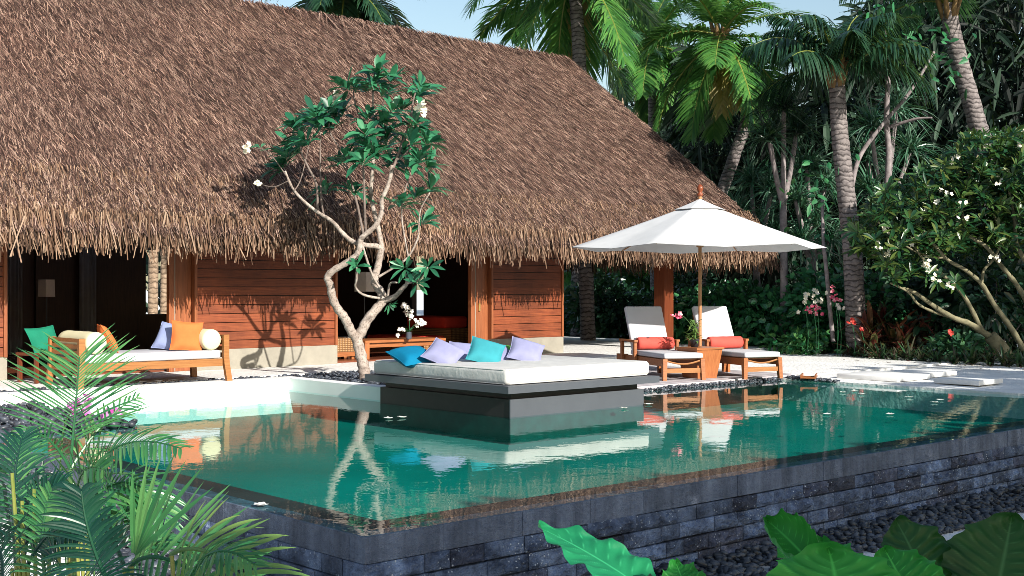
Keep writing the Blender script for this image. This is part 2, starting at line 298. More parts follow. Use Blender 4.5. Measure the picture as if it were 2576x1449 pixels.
# ------------------------------------------------------------------ mesh building
def norm(v):
    v = np.asarray(v, float); return v / (np.linalg.norm(v, axis=-1, keepdims=True) + 1e-9)
class MB:
    def __init__(s): s.V = []; s.F = []; s.n = 0
    def add(s, verts, faces):
        verts = np.asarray(verts, np.float32).reshape(-1, 3)
        if isinstance(faces, np.ndarray): s.F.append((faces + s.n).astype(np.int32))
        else:
            for k in (3, 4):
                ff = [f for f in faces if len(f) == k]
                if ff: s.F.append(np.asarray(ff, np.int32) + s.n)
            for f in faces:
                if len(f) > 4: s.F.append(np.asarray([f], np.int32) + s.n)
        s.V.append(verts); s.n += len(verts)
    def box(s, x0, x1, y0, y1, z0, z1, mat=None):
        v = [(x, y, z) for z in (z0, z1) for y in (y0, y1) for x in (x0, x1)]
        if mat is not None: v = [tuple(mat @ Vector(p)) for p in v]
        s.add(v, [(0, 2, 3, 1), (4, 5, 7, 6), (0, 1, 5, 4), (2, 6, 7, 3), (0, 4, 6, 2), (1, 3, 7, 5)])
    def prism8(s, bottom, top):
        s.add(list(bottom) + list(top), [(3, 2, 1, 0), (4, 5, 6, 7), (0, 1, 5, 4), (1, 2, 6, 5), (2, 3, 7, 6), (3, 0, 4, 7)])
    def tube(s, pts, rad, k=8, caps=True):
        P = np.asarray(pts, float); n = len(P); rad = np.broadcast_to(np.asarray(rad, float), (n,))
        T = norm(np.gradient(P, axis=0)); ref = np.array([0, 0, 1.0]) if abs(T[0][2]) < 0.9 else np.array([1.0, 0, 0])
        A = norm(np.cross(T[0], ref)); fr = []
        for i in range(n):
            A = norm(A - T[i] * np.dot(A, T[i])); fr.append((A, np.cross(T[i], A)))
        th = np.arange(k) * 2 * PI / k
        V = np.concatenate([P[i] + rad[i] * (np.cos(th)[:, None] * fr[i][0] + np.sin(th)[:, None] * fr[i][1]) for i in range(n)])
        F = [(i * k + j, i * k + (j + 1) % k, (i + 1) * k + (j + 1) % k, (i + 1) * k + j) for i in range(n - 1) for j in range(k)]
        if caps: F += [tuple(range(k))[::-1], tuple((n - 1) * k + j for j in range(k))]
        s.add(V, F)
    def lathe(s, prof, k=16, mat=None, c=(0, 0, 0)):
        V = []; n = len(prof)
        for r, z in prof:
            for j in range(k):
                p = Vector((r * math.cos(2 * PI * j / k), r * math.sin(2 * PI * j / k), z))
                if mat is not None: p = mat @ p
                V.append((p[0] + c[0], p[1] + c[1], p[2] + c[2]))
        F = [(i * k + j, i * k + (j + 1) % k, (i + 1) * k + (j + 1) % k, (i + 1) * k + j) for i in range(n - 1) for j in range(k)]
        F += [tuple(range(k))[::-1], tuple((n - 1) * k + j for j in range(k))]
        s.add(V, F)
    def leaves(s, P, D, N, L, W, droop=0.2, nseg=3, prof=None, fold=0.0, curl=0.0):
        """many leaf blades at once; fold > 0 gives a keeled blade"""
        P = np.asarray(P, float); n = len(P); D = norm(D); N = np.asarray(N, float)
        S = norm(np.cross(D, N)); N = np.cross(S, D)
        L = np.broadcast_to(np.asarray(L, float), (n,)); W = np.broadcast_to(np.asarray(W, float), (n,)); dr = np.broadcast_to(np.asarray(droop, float), (n,))
        t = np.linspace(0, 1, nseg + 1)
        pr = np.array([prof(x) for x in t]) if prof else np.sin(PI * np.clip(t * 0.9 + 0.08, 0, 1)) ** 0.7
        C = P[:, None] + D[:, None] * (L[:, None] * t)[..., None]
        C[..., 2] -= (dr * L)[:, None] * t ** 2
        h = (W[:, None] * pr)[..., None] * S[:, None]
        if fold:
            up = (W[:, None] * pr * fold)[..., None] * N[:, None]
            V = np.stack([C - h + up, C, C + h + up], 2); q = 3
        else:
            V = np.stack([C - h, C + h], 2); q = 2
        base = np.arange(n)[:, None, None] * (nseg + 1) * q
        i = np.arange(nseg)[None, :, None] * q; j = np.arange(q - 1)[None, None, :]
        a = base + i + j
        F = np.stack([a, a + 1, a + q + 1, a + q], -1).reshape(-1, 4)
        s.add(V.reshape(-1, 3), F)
    def build(s, name, mat, parent=None, smooth=False, attr=None):
        me = bpy.data.meshes.new(name)
        V = np.concatenate(s.V); me.vertices.add(len(V)); me.vertices.foreach_set('co', V.ravel())
        nl = sum(f.size for f in s.F); nf = sum(len(f) for f in s.F)
        li = np.concatenate([f.ravel() for f in s.F]); tot = np.concatenate([np.full(len(f), f.shape[1], np.int32) for f in s.F])
        st = np.concatenate([[0], np.cumsum(tot)[:-1]]).astype(np.int32)
        me.loops.add(nl); me.loops.foreach_set('vertex_index', li); me.polygons.add(nf); me.polygons.foreach_set('loop_start', st)
        me.polygons.foreach_set('loop_total', tot)
        me.polygons.foreach_set('use_smooth', np.full(nf, bool(smooth)))
        if attr is not None:
            a = me.attributes.new('vein', 'FLOAT', 'POINT'); a.data.foreach_set('value', np.asarray(attr, np.float32))
        me.update(calc_edges=True); me.validate()
        me.materials.append(M[mat] if isinstance(mat, str) else mat)
        o = bpy.data.objects.new(name, me); COL.objects.link(o)
        if parent: o.parent = parent
        return o
def recentre(o):
    """move a top-level mesh's origin to the foot of the mesh"""
    me = o.data; c = np.empty(len(me.vertices) * 3, np.float32); me.vertices.foreach_get('co', c); c = c.reshape(-1, 3)
    b = np.array([(c[:, 0].min() + c[:, 0].max()) / 2, (c[:, 1].min() + c[:, 1].max()) / 2, c[:, 2].min()])
    me.vertices.foreach_set('co', (c - b).astype(np.float32).ravel()); o.location = b; me.update(); return o
def tag(o, label=None, cat=None, group=None, kind=None):
    if label: o['label'] = label
    if cat: o['category'] = cat
    if group: o['group'] = group
    if kind: o['kind'] = kind
    return o
def empty(name, loc, rz=0.0, label=None, cat=None, group=None):
    o = bpy.data.objects.new(name, None); o.empty_display_size = 0.2; COL.objects.link(o); o.location = tuple(loc); o.rotation_euler = (0, 0, rz)
    return tag(o, label, cat, group)
def keep(o, parent):
    """parent a part built in world coordinates under its thing"""
    o.parent = parent
    o.matrix_parent_inverse = (Matrix.Translation(parent.location) @ parent.rotation_euler.to_matrix().to_4x4()).inverted()
    return o
def rbox(name, dims, r, mat, parent=None, loc=(0, 0, 0), seg=4, subdiv=0, puff=0.0):
    bm = bmesh.new(); bmesh.ops.create_cube(bm, size=1)
    for v in bm.verts: v.co = Vector((v.co.x * dims[0], v.co.y * dims[1], v.co.z * dims[2])) 
    if r: bmesh.ops.bevel(bm, geom=bm.edges[:], offset=r, segments=seg, affect='EDGES', profile=0.5)
    for v in bm.verts: v.co += Vector(loc)
    me = bpy.data.meshes.new(name); bm.to_mesh(me); bm.free()
    for p in me.polygons: p.use_smooth = True
    me.materials.append(M[mat]); o = bpy.data.objects.new(name, me); COL.objects.link(o)
    if parent: o.parent = parent
    return o
def smoothrow(pts, n=6):
    P = np.asarray(pts, float); out = []
    for i in range(len(P) - 1):
        p0 = P[max(0, i - 1)]; p1 = P[i]; p2 = P[i + 1]; p3 = P[min(len(P) - 1, i + 2)]
        for t in np.linspace(0, 1, n, endpoint=False):
            out.append(0.5 * ((2 * p1) + (-p0 + p2) * t + (2 * p0 - 5 * p1 + 4 * p2 - p3) * t * t + (-p0 + 3 * p1 - 3 * p2 + p3) * t ** 3))
    out.append(P[-1]); return np.array(out)

# ------------------------------------------------------------------ ground, pool, terrace
X0, X1, Y0, Y1 = 4.35, 16.8, 6.1, 15.65
TZ = 0.173
def gz(x, y):
    if X0 < x < X1 and Y0 < y < Y1: return -2.0
    if y >= Y0 and x >= X1: return 0.03 + 0.02 * math.sin(x * 1.3) * math.sin(y * 0.9)
    if y >= Y1: return 0.03
    if x <= X0: 
        return -0.68 + 0.70 * min(1, max(0, (y - 4.5) / 8.0))
    return -0.68
xs = sorted(set([-400, -120, -40, -15, -6, -2, 0, 1, 2, 3, 3.6, X0, X0 + 0.01, 7, 10, 13, X1 - 0.01, X1] + list(np.arange(17.5, 30, 0.8)) + [34, 40, 55, 90, 200, 600]))
ys = sorted(set([-400, -120, -40, -10, -4, 0, 2, 3, 4, 5, 5.6, Y0 - 0.01, Y0] + list(np.arange(6.9, 15.6, 0.8)) + [Y1, Y1 + 0.01, 17, 18, 20, 24, 30, 40, 60, 100, 250, 700]))
mb = MB(); mb.add([(x, y, gz(x, y)) for y in ys for x in xs], [(j * len(xs) + i, j * len(xs) + i + 1, (j + 1) * len(xs) + i + 1, (j + 1) * len(xs) + i) for j in range(len(ys) - 1) for i in range(len(xs) - 1)])
tag(mb.build('ground', 'sand', smooth=False), kind='structure')
# water
mb = MB(); mb.add([(X0 + 0.015, Y0 + 0.015, 0), (X1, Y0 + 0.015, 0), (X1, Y1, 0), (X0 + 0.015, Y1, 0)], [(0, 1, 2, 3)])
tag(mb.build('water', 'water'), kind='structure')
# pool shell
pool = empty('swimming_pool', (X0, Y0, -0.7), 0, 'stone walled infinity pool filled with still green water', 'pool')
mb = MB(); D = -0.32
mb.add([(X0 + .3, Y0 + .3, D), (X1, Y0 + .3, D), (X1, Y1, D), (X0 + .3, Y1, D)], [(0, 1, 2, 3)])
mb.add([(X1, Y0, D), (X1, Y1, D), (X1, Y1, 0.03), (X1, Y0, 0.03), (X0, Y1, D), (X0, Y1, 0.0)], [(0, 1, 2, 3), (1, 4, 5, 2)])
keep(mb.build('basin', 'tile'), pool)
mb = MB(); mb.box(-2, 9.82, 15.645, 15.99, D - .1, -.021); mb.box(9.795, 10.04, 12.6, 15.645, D - .1, -.022)
keep(mb.build('shaded_tile_sides', 'tileshade'), pool)
mb = MB(); lw = 0.52
mb.box(X0 + .16, X0 + lw, Y0 + .16, Y1, D, -0.045); mb.box(X0 + lw, X1, Y0 + .16, Y0 + lw + .05, D, -0.047)
keep(mb.build('ledge', 'ledge'), pool)
# coping blocks
mb = MB(); ch = 0.165
x = X0
while x < 19:
    wdt = random.uniform(0.55, 0.75); mb.box(x + 0.002, min(19, x + wdt) - 0.002, Y0 - random.uniform(0, .004), Y0 + .16, -ch, -0.003); x += wdt
y = Y0 + .16
while y < Y1 - 0.6:
    wdt = random.uniform(0.55, 0.8); mb.box(X0 - random.uniform(0, .004), X0 + .16, y + 0.002, y + wdt - 0.002, -ch, -0.003); y += wdt
keep(mb.build('coping', 'coping'), pool)
# rough split stone facing, block by block
def block(mb, org, ux, un, length, height, depth, rs):
    nx = max(4, int(length / 0.03)); nz_ = 6; f1 = rs.uniform(0, 9); f2 = rs.uniform(0, 9); tl = rs.uniform(-1.0, .15)
    V = []; F = []
    for j in range(nz_ + 1):
        for i in range(nx + 1):
            e = min(i, nx - i, j, nz_ - j)
            rgh = depth * (0.0 if e == 0 else min(1, e * .55) * (.55 + .3 * math.sin(i * .8 + f1) * math.cos(j * .9 + f2) + tl * (j / nz_ - .5)) + rs.uniform(-.2, .25) * (e > 0))
            V.append(org + ux * (length * i / nx) + un * rgh + UPV * (height * j / nz_) + (0 if e == 0 else 1) * (ux * rs.uniform(-.008, .008) + UPV * rs.uniform(-.006, .006)))
    for j in range(nz_):
        for i in range(nx): F.append((j * (nx + 1) + i, j * (nx + 1) + i + 1, (j + 1) * (nx + 1) + i + 1, (j + 1) * (nx + 1) + i))
    # back box edge so that each block has sides
    n0 = len(V); ring = [0, nx, (nz_ + 1) * (nx + 1) - 1, nz_ * (nx + 1)]
    for r_ in ring: V.append(V[r_] - un * 0.09)
    for a in range(4): F.append((ring[a], ring[(a + 1) % 4], n0 + (a + 1) % 4, n0 + a)[::-1])
    mb.add(V, F)
mb = MB()
for k in range(5):
    h = 0.118; z1 = -ch - k * h; off = 0.008 + 0.012 * k
    x = X0 - off
    while x < 19:
        L = random.uniform(0.2, 0.52); block(mb, np.array([x + .004, Y0 - off, z1 - h + random.uniform(0, .006)]), np.array([1., 0, 0]), np.array([0, -1., 0]), L - .007, h - random.uniform(.003, .012), random.uniform(.015, .065), random); x += L
    y = Y1
    while y > Y0 - off:
        L = min(random.uniform(0.2, 0.52), y - (Y0 - off) + 0.001)
        if L < 0.02: break
        block(mb, np.array([X0 - off, y - .004, z1 - h + .004]), np.array([0, -1., 0]), np.array([-1., 0, 0]), L - .008, h - .007, random.uniform(.006, .03), random); y -= L
keep(mb.build('stone_wall', 'stone'), pool)
mb = MB(); mb.box(X0 + .03, 19, Y0 + .03, Y0 + .15, -0.9, -ch - .002); mb.box(X0 + .03, X0 + .15, Y0 + .15, Y1, -0.9, -ch - .002)
keep(mb.build('wall_core', 'reveal_shade'), pool)

# white L-shaped pool wall
ww = empty('white_pool_wall', (9.8, 15.65, 0), 0, 'low white rendered wall edging the back of the pool', 'low wall')
mb = MB(); mb.box(-2, 9.8, 15.65, 16.0, -.02, TZ); keep(mb.build('long_wall', 'white'), ww)
mb = MB(); mb.box(9.8, 10.05, 12.6, 16.003, -.021, TZ + 0.002); keep(mb.build('short_wall', 'white'), ww)
# terrace behind it
mb = MB(); mb.box(-2, 24, 16.4, 27, -0.3, TZ - 0.004); tag(mb.build('terrace', 'sand'), kind='structure')
mb = MB(); mb.box(10.05, 12.6, 12.62, 16.4, -1.2, TZ - 0.05); mb.box(-2, 10.05, 16.0, 16.4, -1.2, TZ - 0.055); tag(mb.build('soil', 'reveal_shade'), kind='structure')
# grey boarded deck under the loungers
deck = empty('timber_deck', (12.6, 12.0, 0), 0, 'grey weathered boarded deck under the loungers', 'deck')
mb = MB(); y = 12.0
while y < 17.2:
    mb.box(12.6, 17.3, y, y + 0.136, -0.02, 0.075 - random.uniform(0, .003)); y += 0.142
keep(mb.build('boards', 'deck'), deck)
mb = MB(); mb.box(12.61, 17.29, 12.01, 17.3, -1.2, 0.05); keep(mb.build('joists', 'reveal_shade'), deck)
# ground filling the far right corner between deck and pool edge
mb = MB(); mb.box(17.3, 24, 11.9, 16.4, -1.2, 0.062); mb.box(12.6, 24, 17.3, 17.45, -1.2, 0.09); mb.box(12.6, 24, 15.6, 16.4, -1.2, 0.02); tag(mb.build('sand', 'sand'), kind='structure')

# pebbles
_ico = bmesh.new(); bmesh.ops.create_icosphere(_ico, subdivisions=1, radius=1); ICO_V = np.array([v.co[:] for v in _ico.verts]); ICO_F = np.array([[v.index for v in f.verts] for f in _ico.faces]); _ico.free()
def pebbles(name, n, sampler, size, mat='pebble'):
    P = np.array([sampler() for _ in range(n)]); k = len(ICO_V)
    S = size * RNG.uniform(0.6, 1.35, (n, 1)) * np.stack([RNG.uniform(0.8, 1.4, n), RNG.uniform(0.7, 1.1, n), RNG.uniform(0.45, 0.75, n)], 1)
    a = RNG.uniform(0, 2 * PI, n); ca, sa = np.cos(a), np.sin(a); tl = RNG.uniform(-0.5, 0.5, n)
    V = ICO_V[None] * S[:, None]
    x = V[..., 0] * ca[:, None] - V[..., 1] * sa[:, None]; y = V[..., 0] * sa[:, None] + V[..., 1] * ca[:, None]
    V = np.stack([x, y, V[..., 2] + tl[:, None] * V[..., 0]], -1) + P[:, None]
    F = (ICO_F[None] + (np.arange(n) * k)[:, None, None]).reshape(-1, 3)
    mb = MB(); mb.add(V.reshape(-1, 3), F); return tag(mb.build(name, mat, smooth=True), kind='stuff')
U = random.uniform
def area(x0, x1, y0, y1, z0, z1=None): return lambda: (U(x0, x1), U(y0, y1), U(z0, z1 if z1 is not None else z0 + .02))
pebbles('pebbles', 1500, area(10.05, 12.6, 13.9, 16.45, TZ - .05, TZ - .01), 0.036)
pebbles('pebbles', 900, area(5.0, 9.9, 16.0, 16.42, TZ - .05, TZ - .015), 0.034)
pebbles('pebbles', 2600, lambda: (lambda x, y: (x, y, -0.68 + 0.1 * max(0, (y - 5.5) / .6) + U(0, .03)))(U(5.5, 16), U(5.52, 6.03)), 0.036)
pebbles('pebbles', 2400, lambda: (lambda x, y: (x, y, gz(3, y) + U(0, .04)))(U(3.45, 4.27), U(6, 13)), 0.04)
pebbles('pebbles', 1300, area(4.5, 6.0, 12.6, 15.6, -0.05, 0.06), 0.05)
pebbles('pebbles', 520, lambda: (lambda t: (12.55 + 4.9 * t, 11.965 + U(-.035, .035) , U(-0.02, .04)))(U(0, 1)), 0.03)
pebbles('pebbles', 260, lambda: (lambda t: (17.0 + U(-.15, .1) - .15 * t, 11.9 - .9 * t + U(-.1, .1), U(0.02, .05)))(U(0, 1)), 0.035)
pebbles('pebbles', 900, area(13.2, 19.5, 17.42, 17.62, 0.08, 0.13), 0.04)

# white stepping slabs beside the pool's right edge
for k, (x, y, wx, wy) in enumerate([(17.9, 10.75, 1.0, 1.1), (19.0, 10.7, 0.9, 0.8), (18.0, 9.35, 0.75, 0.75)]):
    o = rbox('stepping_slab', (wx, wy, 0.08), 0.012, 'white', None, (0, 0, 0.04), 2); o.location = (x, y, 0.035)
    tag(o, ['white slab at the pool edge nearest the loungers', 'white slab set farther from the water toward the red-leaved plants', 'white slab farthest along the pool edge from the loungers'][k], 'slab', 'white slabs beside the pool')
tr_ = empty('wooden_tray', on(2035, 950, 0.07), R(30), 'small brown wooden tray left on the white sand by the pool', 'tray')
mb = MB(); mb.box(-.2, .2, -.12, .12, 0, .02); mb.build('tray_base', 'teakred', tr_)
mb = MB(); mb.box(-.2, .2, -.12, -.1, .021, .06); mb.box(-.2, .2, .1, .12, .021, .06); mb.build('rim', 'teakred', tr_)

# ------------------------------------------------------------------ villa
WY = 18.1; FL = 0.2
villa = empty('villa', (13, WY, 0), 0, 'long timber villa under a steep brown thatched roof', 'villa')
def vpart(mb, name, mat, smooth=False): return keep(mb.build(name, mat, smooth=smooth), villa)
PZ = 0.5
def panel(x0, x1):
    mb = MB(); mb.box(x0, x1, WY, WY + .18, TZ - .02, PZ); base = vpart(mb, 'plinth', 'plinth')
    mb = MB(); z = PZ + .002
    while z < 2.9:
        mb.box(x0 + .05, x1 - .05, WY + .014 + random.uniform(0, .004), WY + .15, z, z + .135); z += .146
    wl = vpart(mb, 'wall_panel', 'cladding')
    for xa in (x0, x1 - .048):
        mb = MB(); mb.box(xa, xa + .048, WY - .012, WY + .17, PZ, 2.9); mb.build('corner_board', 'post', wl)
    mb = MB(); mb.box(x0 + .05, x1 - .05, WY + .06, WY + .13, PZ, 2.9); mb.build('backing', 'reveal_shade', wl)
    return wl
panel(2.5, 6.62); panel(9.58, 12.33); panel(15.92, 17.9)
def door(x0, x1, handle=False):
    mb = MB(); wd = x1 - x0
    mb.box(x0, x0 + wd * .22, WY + .02, WY + .1, TZ, 2.9); mb.box(x0 + wd * .27, x0 + wd * .62, WY + .05, WY + .13, TZ, 2.9); mb.box(x0 + wd * .66, x1 - .004, WY + .10, WY + .18, TZ, 2.9)
    d_ = vpart(mb, 'sliding_door', 'post')
    mb = MB(); mb.box(x0 + wd * .225, x0 + wd * .265, WY + .03, WY + .09, TZ, 2.9); q = mb.build('edge_strip', 'plinth'); q.parent = d_
    if handle:
        mb = MB(); mb.box(x0 + wd * .42, x0 + wd * .5, WY + .03, WY + .048, 1.05, 1.2); q = mb.build('handle', 'brass'); q.parent = d_
door(9.15, 9.58); door(15.42, 15.92, True)
mb = MB(); mb.box(2.5, 17.9, WY + .2, 24.3, -.1, FL); vpart(mb, 'floor', 'floor')
# back wall with a window, right side wall with a slit
BY = 24.3
mb = MB()
mb.box(2.5, 11.75, BY, BY + .15, FL, 4.2); mb.box(12.4, 17.9, BY, BY + .15, FL, 4.2); mb.box(11.75, 12.4, BY, BY + .15, FL, 0.95); mb.box(11.75, 12.4, BY, BY + .15, 2.32, 4.2)
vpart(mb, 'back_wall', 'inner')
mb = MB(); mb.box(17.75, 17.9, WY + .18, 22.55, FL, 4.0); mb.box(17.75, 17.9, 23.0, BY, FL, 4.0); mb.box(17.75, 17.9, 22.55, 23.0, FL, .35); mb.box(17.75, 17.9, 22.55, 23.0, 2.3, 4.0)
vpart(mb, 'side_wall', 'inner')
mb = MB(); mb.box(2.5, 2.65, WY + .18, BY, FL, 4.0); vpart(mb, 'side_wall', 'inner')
for k, (x0, x1) in enumerate([(7.2, 8.0), (8.2, 8.5), (9.4, 10.2)]):
    mb = MB(); mb.box(x0, x1, BY - .12, BY - .04, FL, 2.9); vpart(mb, 'wall_pilaster', 'inner')
mb = MB(); mb.box(2.5, 17.9, WY + .02, WY + .16, 2.9, 3.1); vpart(mb, 'lintel', 'inner')
# porch posts
for (x, y) in ((20.75, 17.85), (20.75, 24.5)):
    mb = MB(); mb.box(x - .15, x + .15, y - .15, y + .15, -.05, 3.3); vpart(mb, 'porch_post', 'darkpost')
# roof : profile of the front slope from eave to ridge
RY, RZ = 21.2, 7.05
PROF = np.array([(16.45, 2.35), (16.6, 2.62), (16.85, 2.93), (17.3, 3.40), (18.2, 4.27), (RY, RZ)])
XR, XL, RXR, RXL = 22.9, 0.5, 21.15, 2.5
def roofpt(s, t, off=0.0):
    """s 0..1 along x between the hips, t 0..1 up the slope (front)"""
    k = t * (len(PROF) - 1); i = np.minimum(k.astype(int), len(PROF) - 2); f = k - i
    y = PROF[i, 0] * (1 - f) + PROF[i + 1, 0] * f; z = PROF[i, 1] * (1 - f) + PROF[i + 1, 1] * f
    h = np.clip((y - PROF[0, 0]) / (RY - PROF[0, 0]), 0, 1)
    xl = XL + (RXL - XL) * h; xr = XR + (RXR - XR) * h
    return np.stack([xl + (xr - xl) * s, y, z], -1)
nS, tt = 40, np.linspace(0, 1, 26)
mb = MB()
g = np.array([[roofpt(np.array([s]), np.array([t]))[0] for s in np.linspace(0, 1, nS + 1)] for t in tt])
gb = g.copy(); gb[..., 1] = 2 * RY - gb[..., 1]
q = lambda A: [(j * (nS + 1) + i, j * (nS + 1) + i + 1, (j + 1) * (nS + 1) + i + 1, (j + 1) * (nS + 1) + i) for j in range(len(tt) - 1) for i in range(nS)]
mb.add(g.reshape(-1, 3), q(g)); mb.add(gb.reshape(-1, 3), [f[::-1] for f in q(g)])
for side in (0, nS):   # hip ends
    e = np.concatenate([g[:, side], gb[:, side]]); n_ = len(tt)
    F = [(j, j + 1, n_ + j + 1, n_ + j) for j in range(n_ - 1)]
    mb.add(e, F if side else [f[::-1] for f in F])
# underside
mb.add([(XL, 16.5, 2.42), (XR, 16.5, 2.42), (XR - 1.2, 18.3, 3.75), (XL + 1.2, 18.3, 3.75)], [(3, 2, 1, 0)])
mb.add([(XL, 25.9, 2.42), (XR, 25.9, 2.42), (XR - 1.2, 24.1, 3.75), (XL + 1.2, 24.1, 3.75)], [(0, 1, 2, 3)])
mb.add([(XL, 18.3, 3.75), (XR - 1.2, 18.3, 3.75), (XR - 1.2, 24.1, 3.75), (XL, 24.1, 3.75)], [(3, 2, 1, 0)])
roof = vpart(mb, 'roof', 'thatchbase')
def sub(mb, name, mat, par):
    o = mb.build(name, mat); o.parent = par; return o
# reeds lying on the front slope
n = 190000
s = RNG.uniform(0.12, 1, n); t = RNG.uniform(0.0, 1.0, n)
# even out by slope length
seg = np.linalg.norm(np.diff(PROF, axis=0), axis=1); cl = np.concatenate([[0], np.cumsum(seg)]) / seg.sum()
t = np.interp(t, cl, np.linspace(0, 1, len(PROF)))
P = roofpt(s, t); P2 = roofpt(s, np.clip(t - 0.02, 0, 1)); 
dn = norm(np.where((t < 0.03)[:, None], np.array([[0, -0.35, -0.93]]), P2 - P))
nrm = norm(np.cross(np.array([1.0, 0, 0]), -dn)); nrm *= np.sign(nrm[:, 2:3] + 1e-6) * 1.0
nrm = np.where(nrm[:, 1:2] > 0, -nrm, nrm)
jit = RNG.normal(0, 0.24, (n, 1)) * np.array([[1.0, 0, 0]]) + np.array([[0.10, 0, 0]])
Dv = norm(dn + jit + nrm * RNG.uniform(0.0, 0.28, (n, 1)))
mb = MB(); L_ = RNG.uniform(0.12, 0.38, n)
mb.leaves(P + nrm * RNG.uniform(-.01, .03, (n, 1)) - Dv * (L_ * .5)[:, None], Dv, norm(nrm + RNG.normal(0, .35, (n, 3))), L_, RNG.uniform(0.004, 0.009, n), 0.04, 2, lambda x: 1 - 0.35 * x)
n = 9000                                                            # ridge cap and the far slope's upper edge
s = RNG.uniform(0.1, 1, n); P = np.stack([XL + 2 + (RXR - XL - 2) * s, RY + RNG.uniform(-.15, .4, n), RZ + RNG.uniform(-.06, .03, n)], -1)
mb.leaves(P, norm(np.stack([RNG.normal(0.2, .35, n), RNG.choice([-1, 1], n) * 0.72, -0.6 * np.ones(n)], -1)), np.tile([0, 0, 1.0], (n, 1)), RNG.uniform(.2, .5, n), RNG.uniform(.005, .01, n), .1, 2, lambda x: 1 - .35 * x)
# right hip end
n = 11000
tv = np.interp(RNG.uniform(0, 1, n), cl, np.linspace(0, 1, len(PROF))); e = roofpt(np.ones(n), tv); yy = e[:, 1] + (2 * RY - 2 * e[:, 1]) * RNG.uniform(0, 1, n) ** 1.5
P = np.stack([e[:, 0], yy, e[:, 2]], -1); Dv = norm(np.stack([0.36 + RNG.normal(0, .1, n), RNG.normal(-.05, .15, n), -0.93 * np.ones(n)], -1))
mb.leaves(P, Dv, np.tile([.93, 0, .36], (n, 1)) + RNG.normal(0, .3, (n, 3)), RNG.uniform(.25, .6, n), RNG.uniform(.006, .012, n), .05, 2, lambda x: 1 - .35 * x)
sub(mb, 'thatch', 'thatch', roof)
# loose reeds hanging over the eave
mb = MB(); n = 38000
x = RNG.uniform(XL, XR, n); k = RNG.uniform(0, 1, n) ** 1.6 * 1.15
clump = 0.07 * np.sin(x * 3.1) + 0.06 * np.sin(x * 7.7 + 1) + 0.04 * np.sin(x * 17.3)
P = np.stack([x, 16.48 + .55 * k + RNG.uniform(-.04, .04, n), 2.50 + .64 * k + RNG.uniform(-.05, .05, n)], -1)
L_ = np.clip(RNG.uniform(.25, .5, n) + clump * (1 - k) * .8, .12, .8)
Dv = norm(np.stack([RNG.normal(0.07, .17, n), -0.10 - .30 * k + RNG.normal(0, .09, n), -0.95 * np.ones(n)], -1))
mb.leaves(P, Dv, norm(np.stack([RNG.normal(0, .4, n), -np.ones(n), .4 * np.ones(n)], -1)), L_, RNG.uniform(.004, .0095, n), RNG.uniform(0, .12, n), 2, lambda x_: 1 - .3 * x_)
n = 900
x = RNG.uniform(XL, XR, n); P = np.stack([x, 16.45 + RNG.uniform(-.05, .1, n), 2.50 + RNG.uniform(-.1, .1, n)], -1)
mb.leaves(P, norm(np.stack([RNG.normal(0.0, .22, n), RNG.normal(-.08, .12, n), -np.ones(n)], -1)), np.tile([0, -1, .2], (n, 1)), RNG.uniform(.36, .62, n), RNG.uniform(.007, .014, n), 0, 2, lambda x_: 1 - .3 * x_)
n = 4200                                                            # round the right hip
y = RNG.uniform(16.45, 25.9, n); P = np.stack([XR - .15 - RNG.uniform(0, .25, n), y, 2.4 + RNG.uniform(-.1, .45, n)], -1)
mb.leaves(P, norm(np.stack([RNG.normal(.15, .12, n), RNG.normal(0, .17, n), -np.ones(n)], -1)), np.tile([1, 0, .2], (n, 1)) + RNG.normal(0, .3, (n, 3)), RNG.uniform(.25, .55, n), RNG.uniform(.006, .014, n), .05, 2, lambda x_: 1 - .3 * x_)
sub(mb, 'eave_fringe', 'fringe', roof)

# ------------------------------------------------------------------ things inside the villa
for k, (x, wd) in enumerate([(8.32, .34), (8.95, .3), (10.4, .36)]):
    mb = MB(); N_ = 14
    v = []
    for i in range(N_ + 1):
        for z in (FL + .02, 2.75): v.append((x - wd / 2 + wd * i / N_, 24.05 + .03 * math.sin(i * 1.9), z))
    mb.add(v, [(2 * i, 2 * i + 2, 2 * i + 3, 2 * i + 1) for i in range(N_)])
    v2 = np.array(v) + np.array([0, .012, 0]); mb.add(v2, [(2 * i + 1, 2 * i + 3, 2 * i + 2, 2 * i) for i in range(N_)])
    o = recentre(mb.build('curtain', 'curtain')); tag(o, ['leftmost grey curtain strip in the dark left room', 'grey curtain strip behind the pale square lamp shade', 'widest grey curtain strip, right of the lamp in the left room'][k], 'curtain', 'grey curtains in the left room')
def lamp(p, w_, h_, zc, label):
    e = empty('floor_lamp', (p[0], p[1], FL), R(20), label, 'lamp')
    mb = MB(); mb.lathe([(.13, 0.001), (.13, .02), (.02, .035), (.013, .06), (.013, zc - FL - h_ / 2)], 14); mb.build('stand', 'pot', e)
    mb = MB(); c = zc - FL; a = w_ / 2
    o_ = [(-a, -a, c - h_ / 2), (a, -a, c - h_ / 2), (a, a, c - h_ / 2), (-a, a, c - h_ / 2)]; t_ = [(x * .94, y * .94, c + h_ / 2) for x, y, _ in o_]
    mb.prism8(o_, t_); mb.build('lamp_shade', 'shade', e)
lamp(at(117, 725, 21.5), .2, .3, at(117, 725, 21.5)[2], 'lamp with a pale square shade in the dark left room')
lamp(at(917, 709, 24), .28, .38, at(917, 709, 24)[2], 'lamp with a tall grey white shade behind the frangipani trunk')
ct = empty('coffee_table', (14.2, 18.95, FL), 0, 'low wooden coffee table just inside the right doorway', 'table')
mb = MB(); mb.box(-.95, .95, -.4, .4, .29, .335); mb.build('table_top', 'teakred', ct)
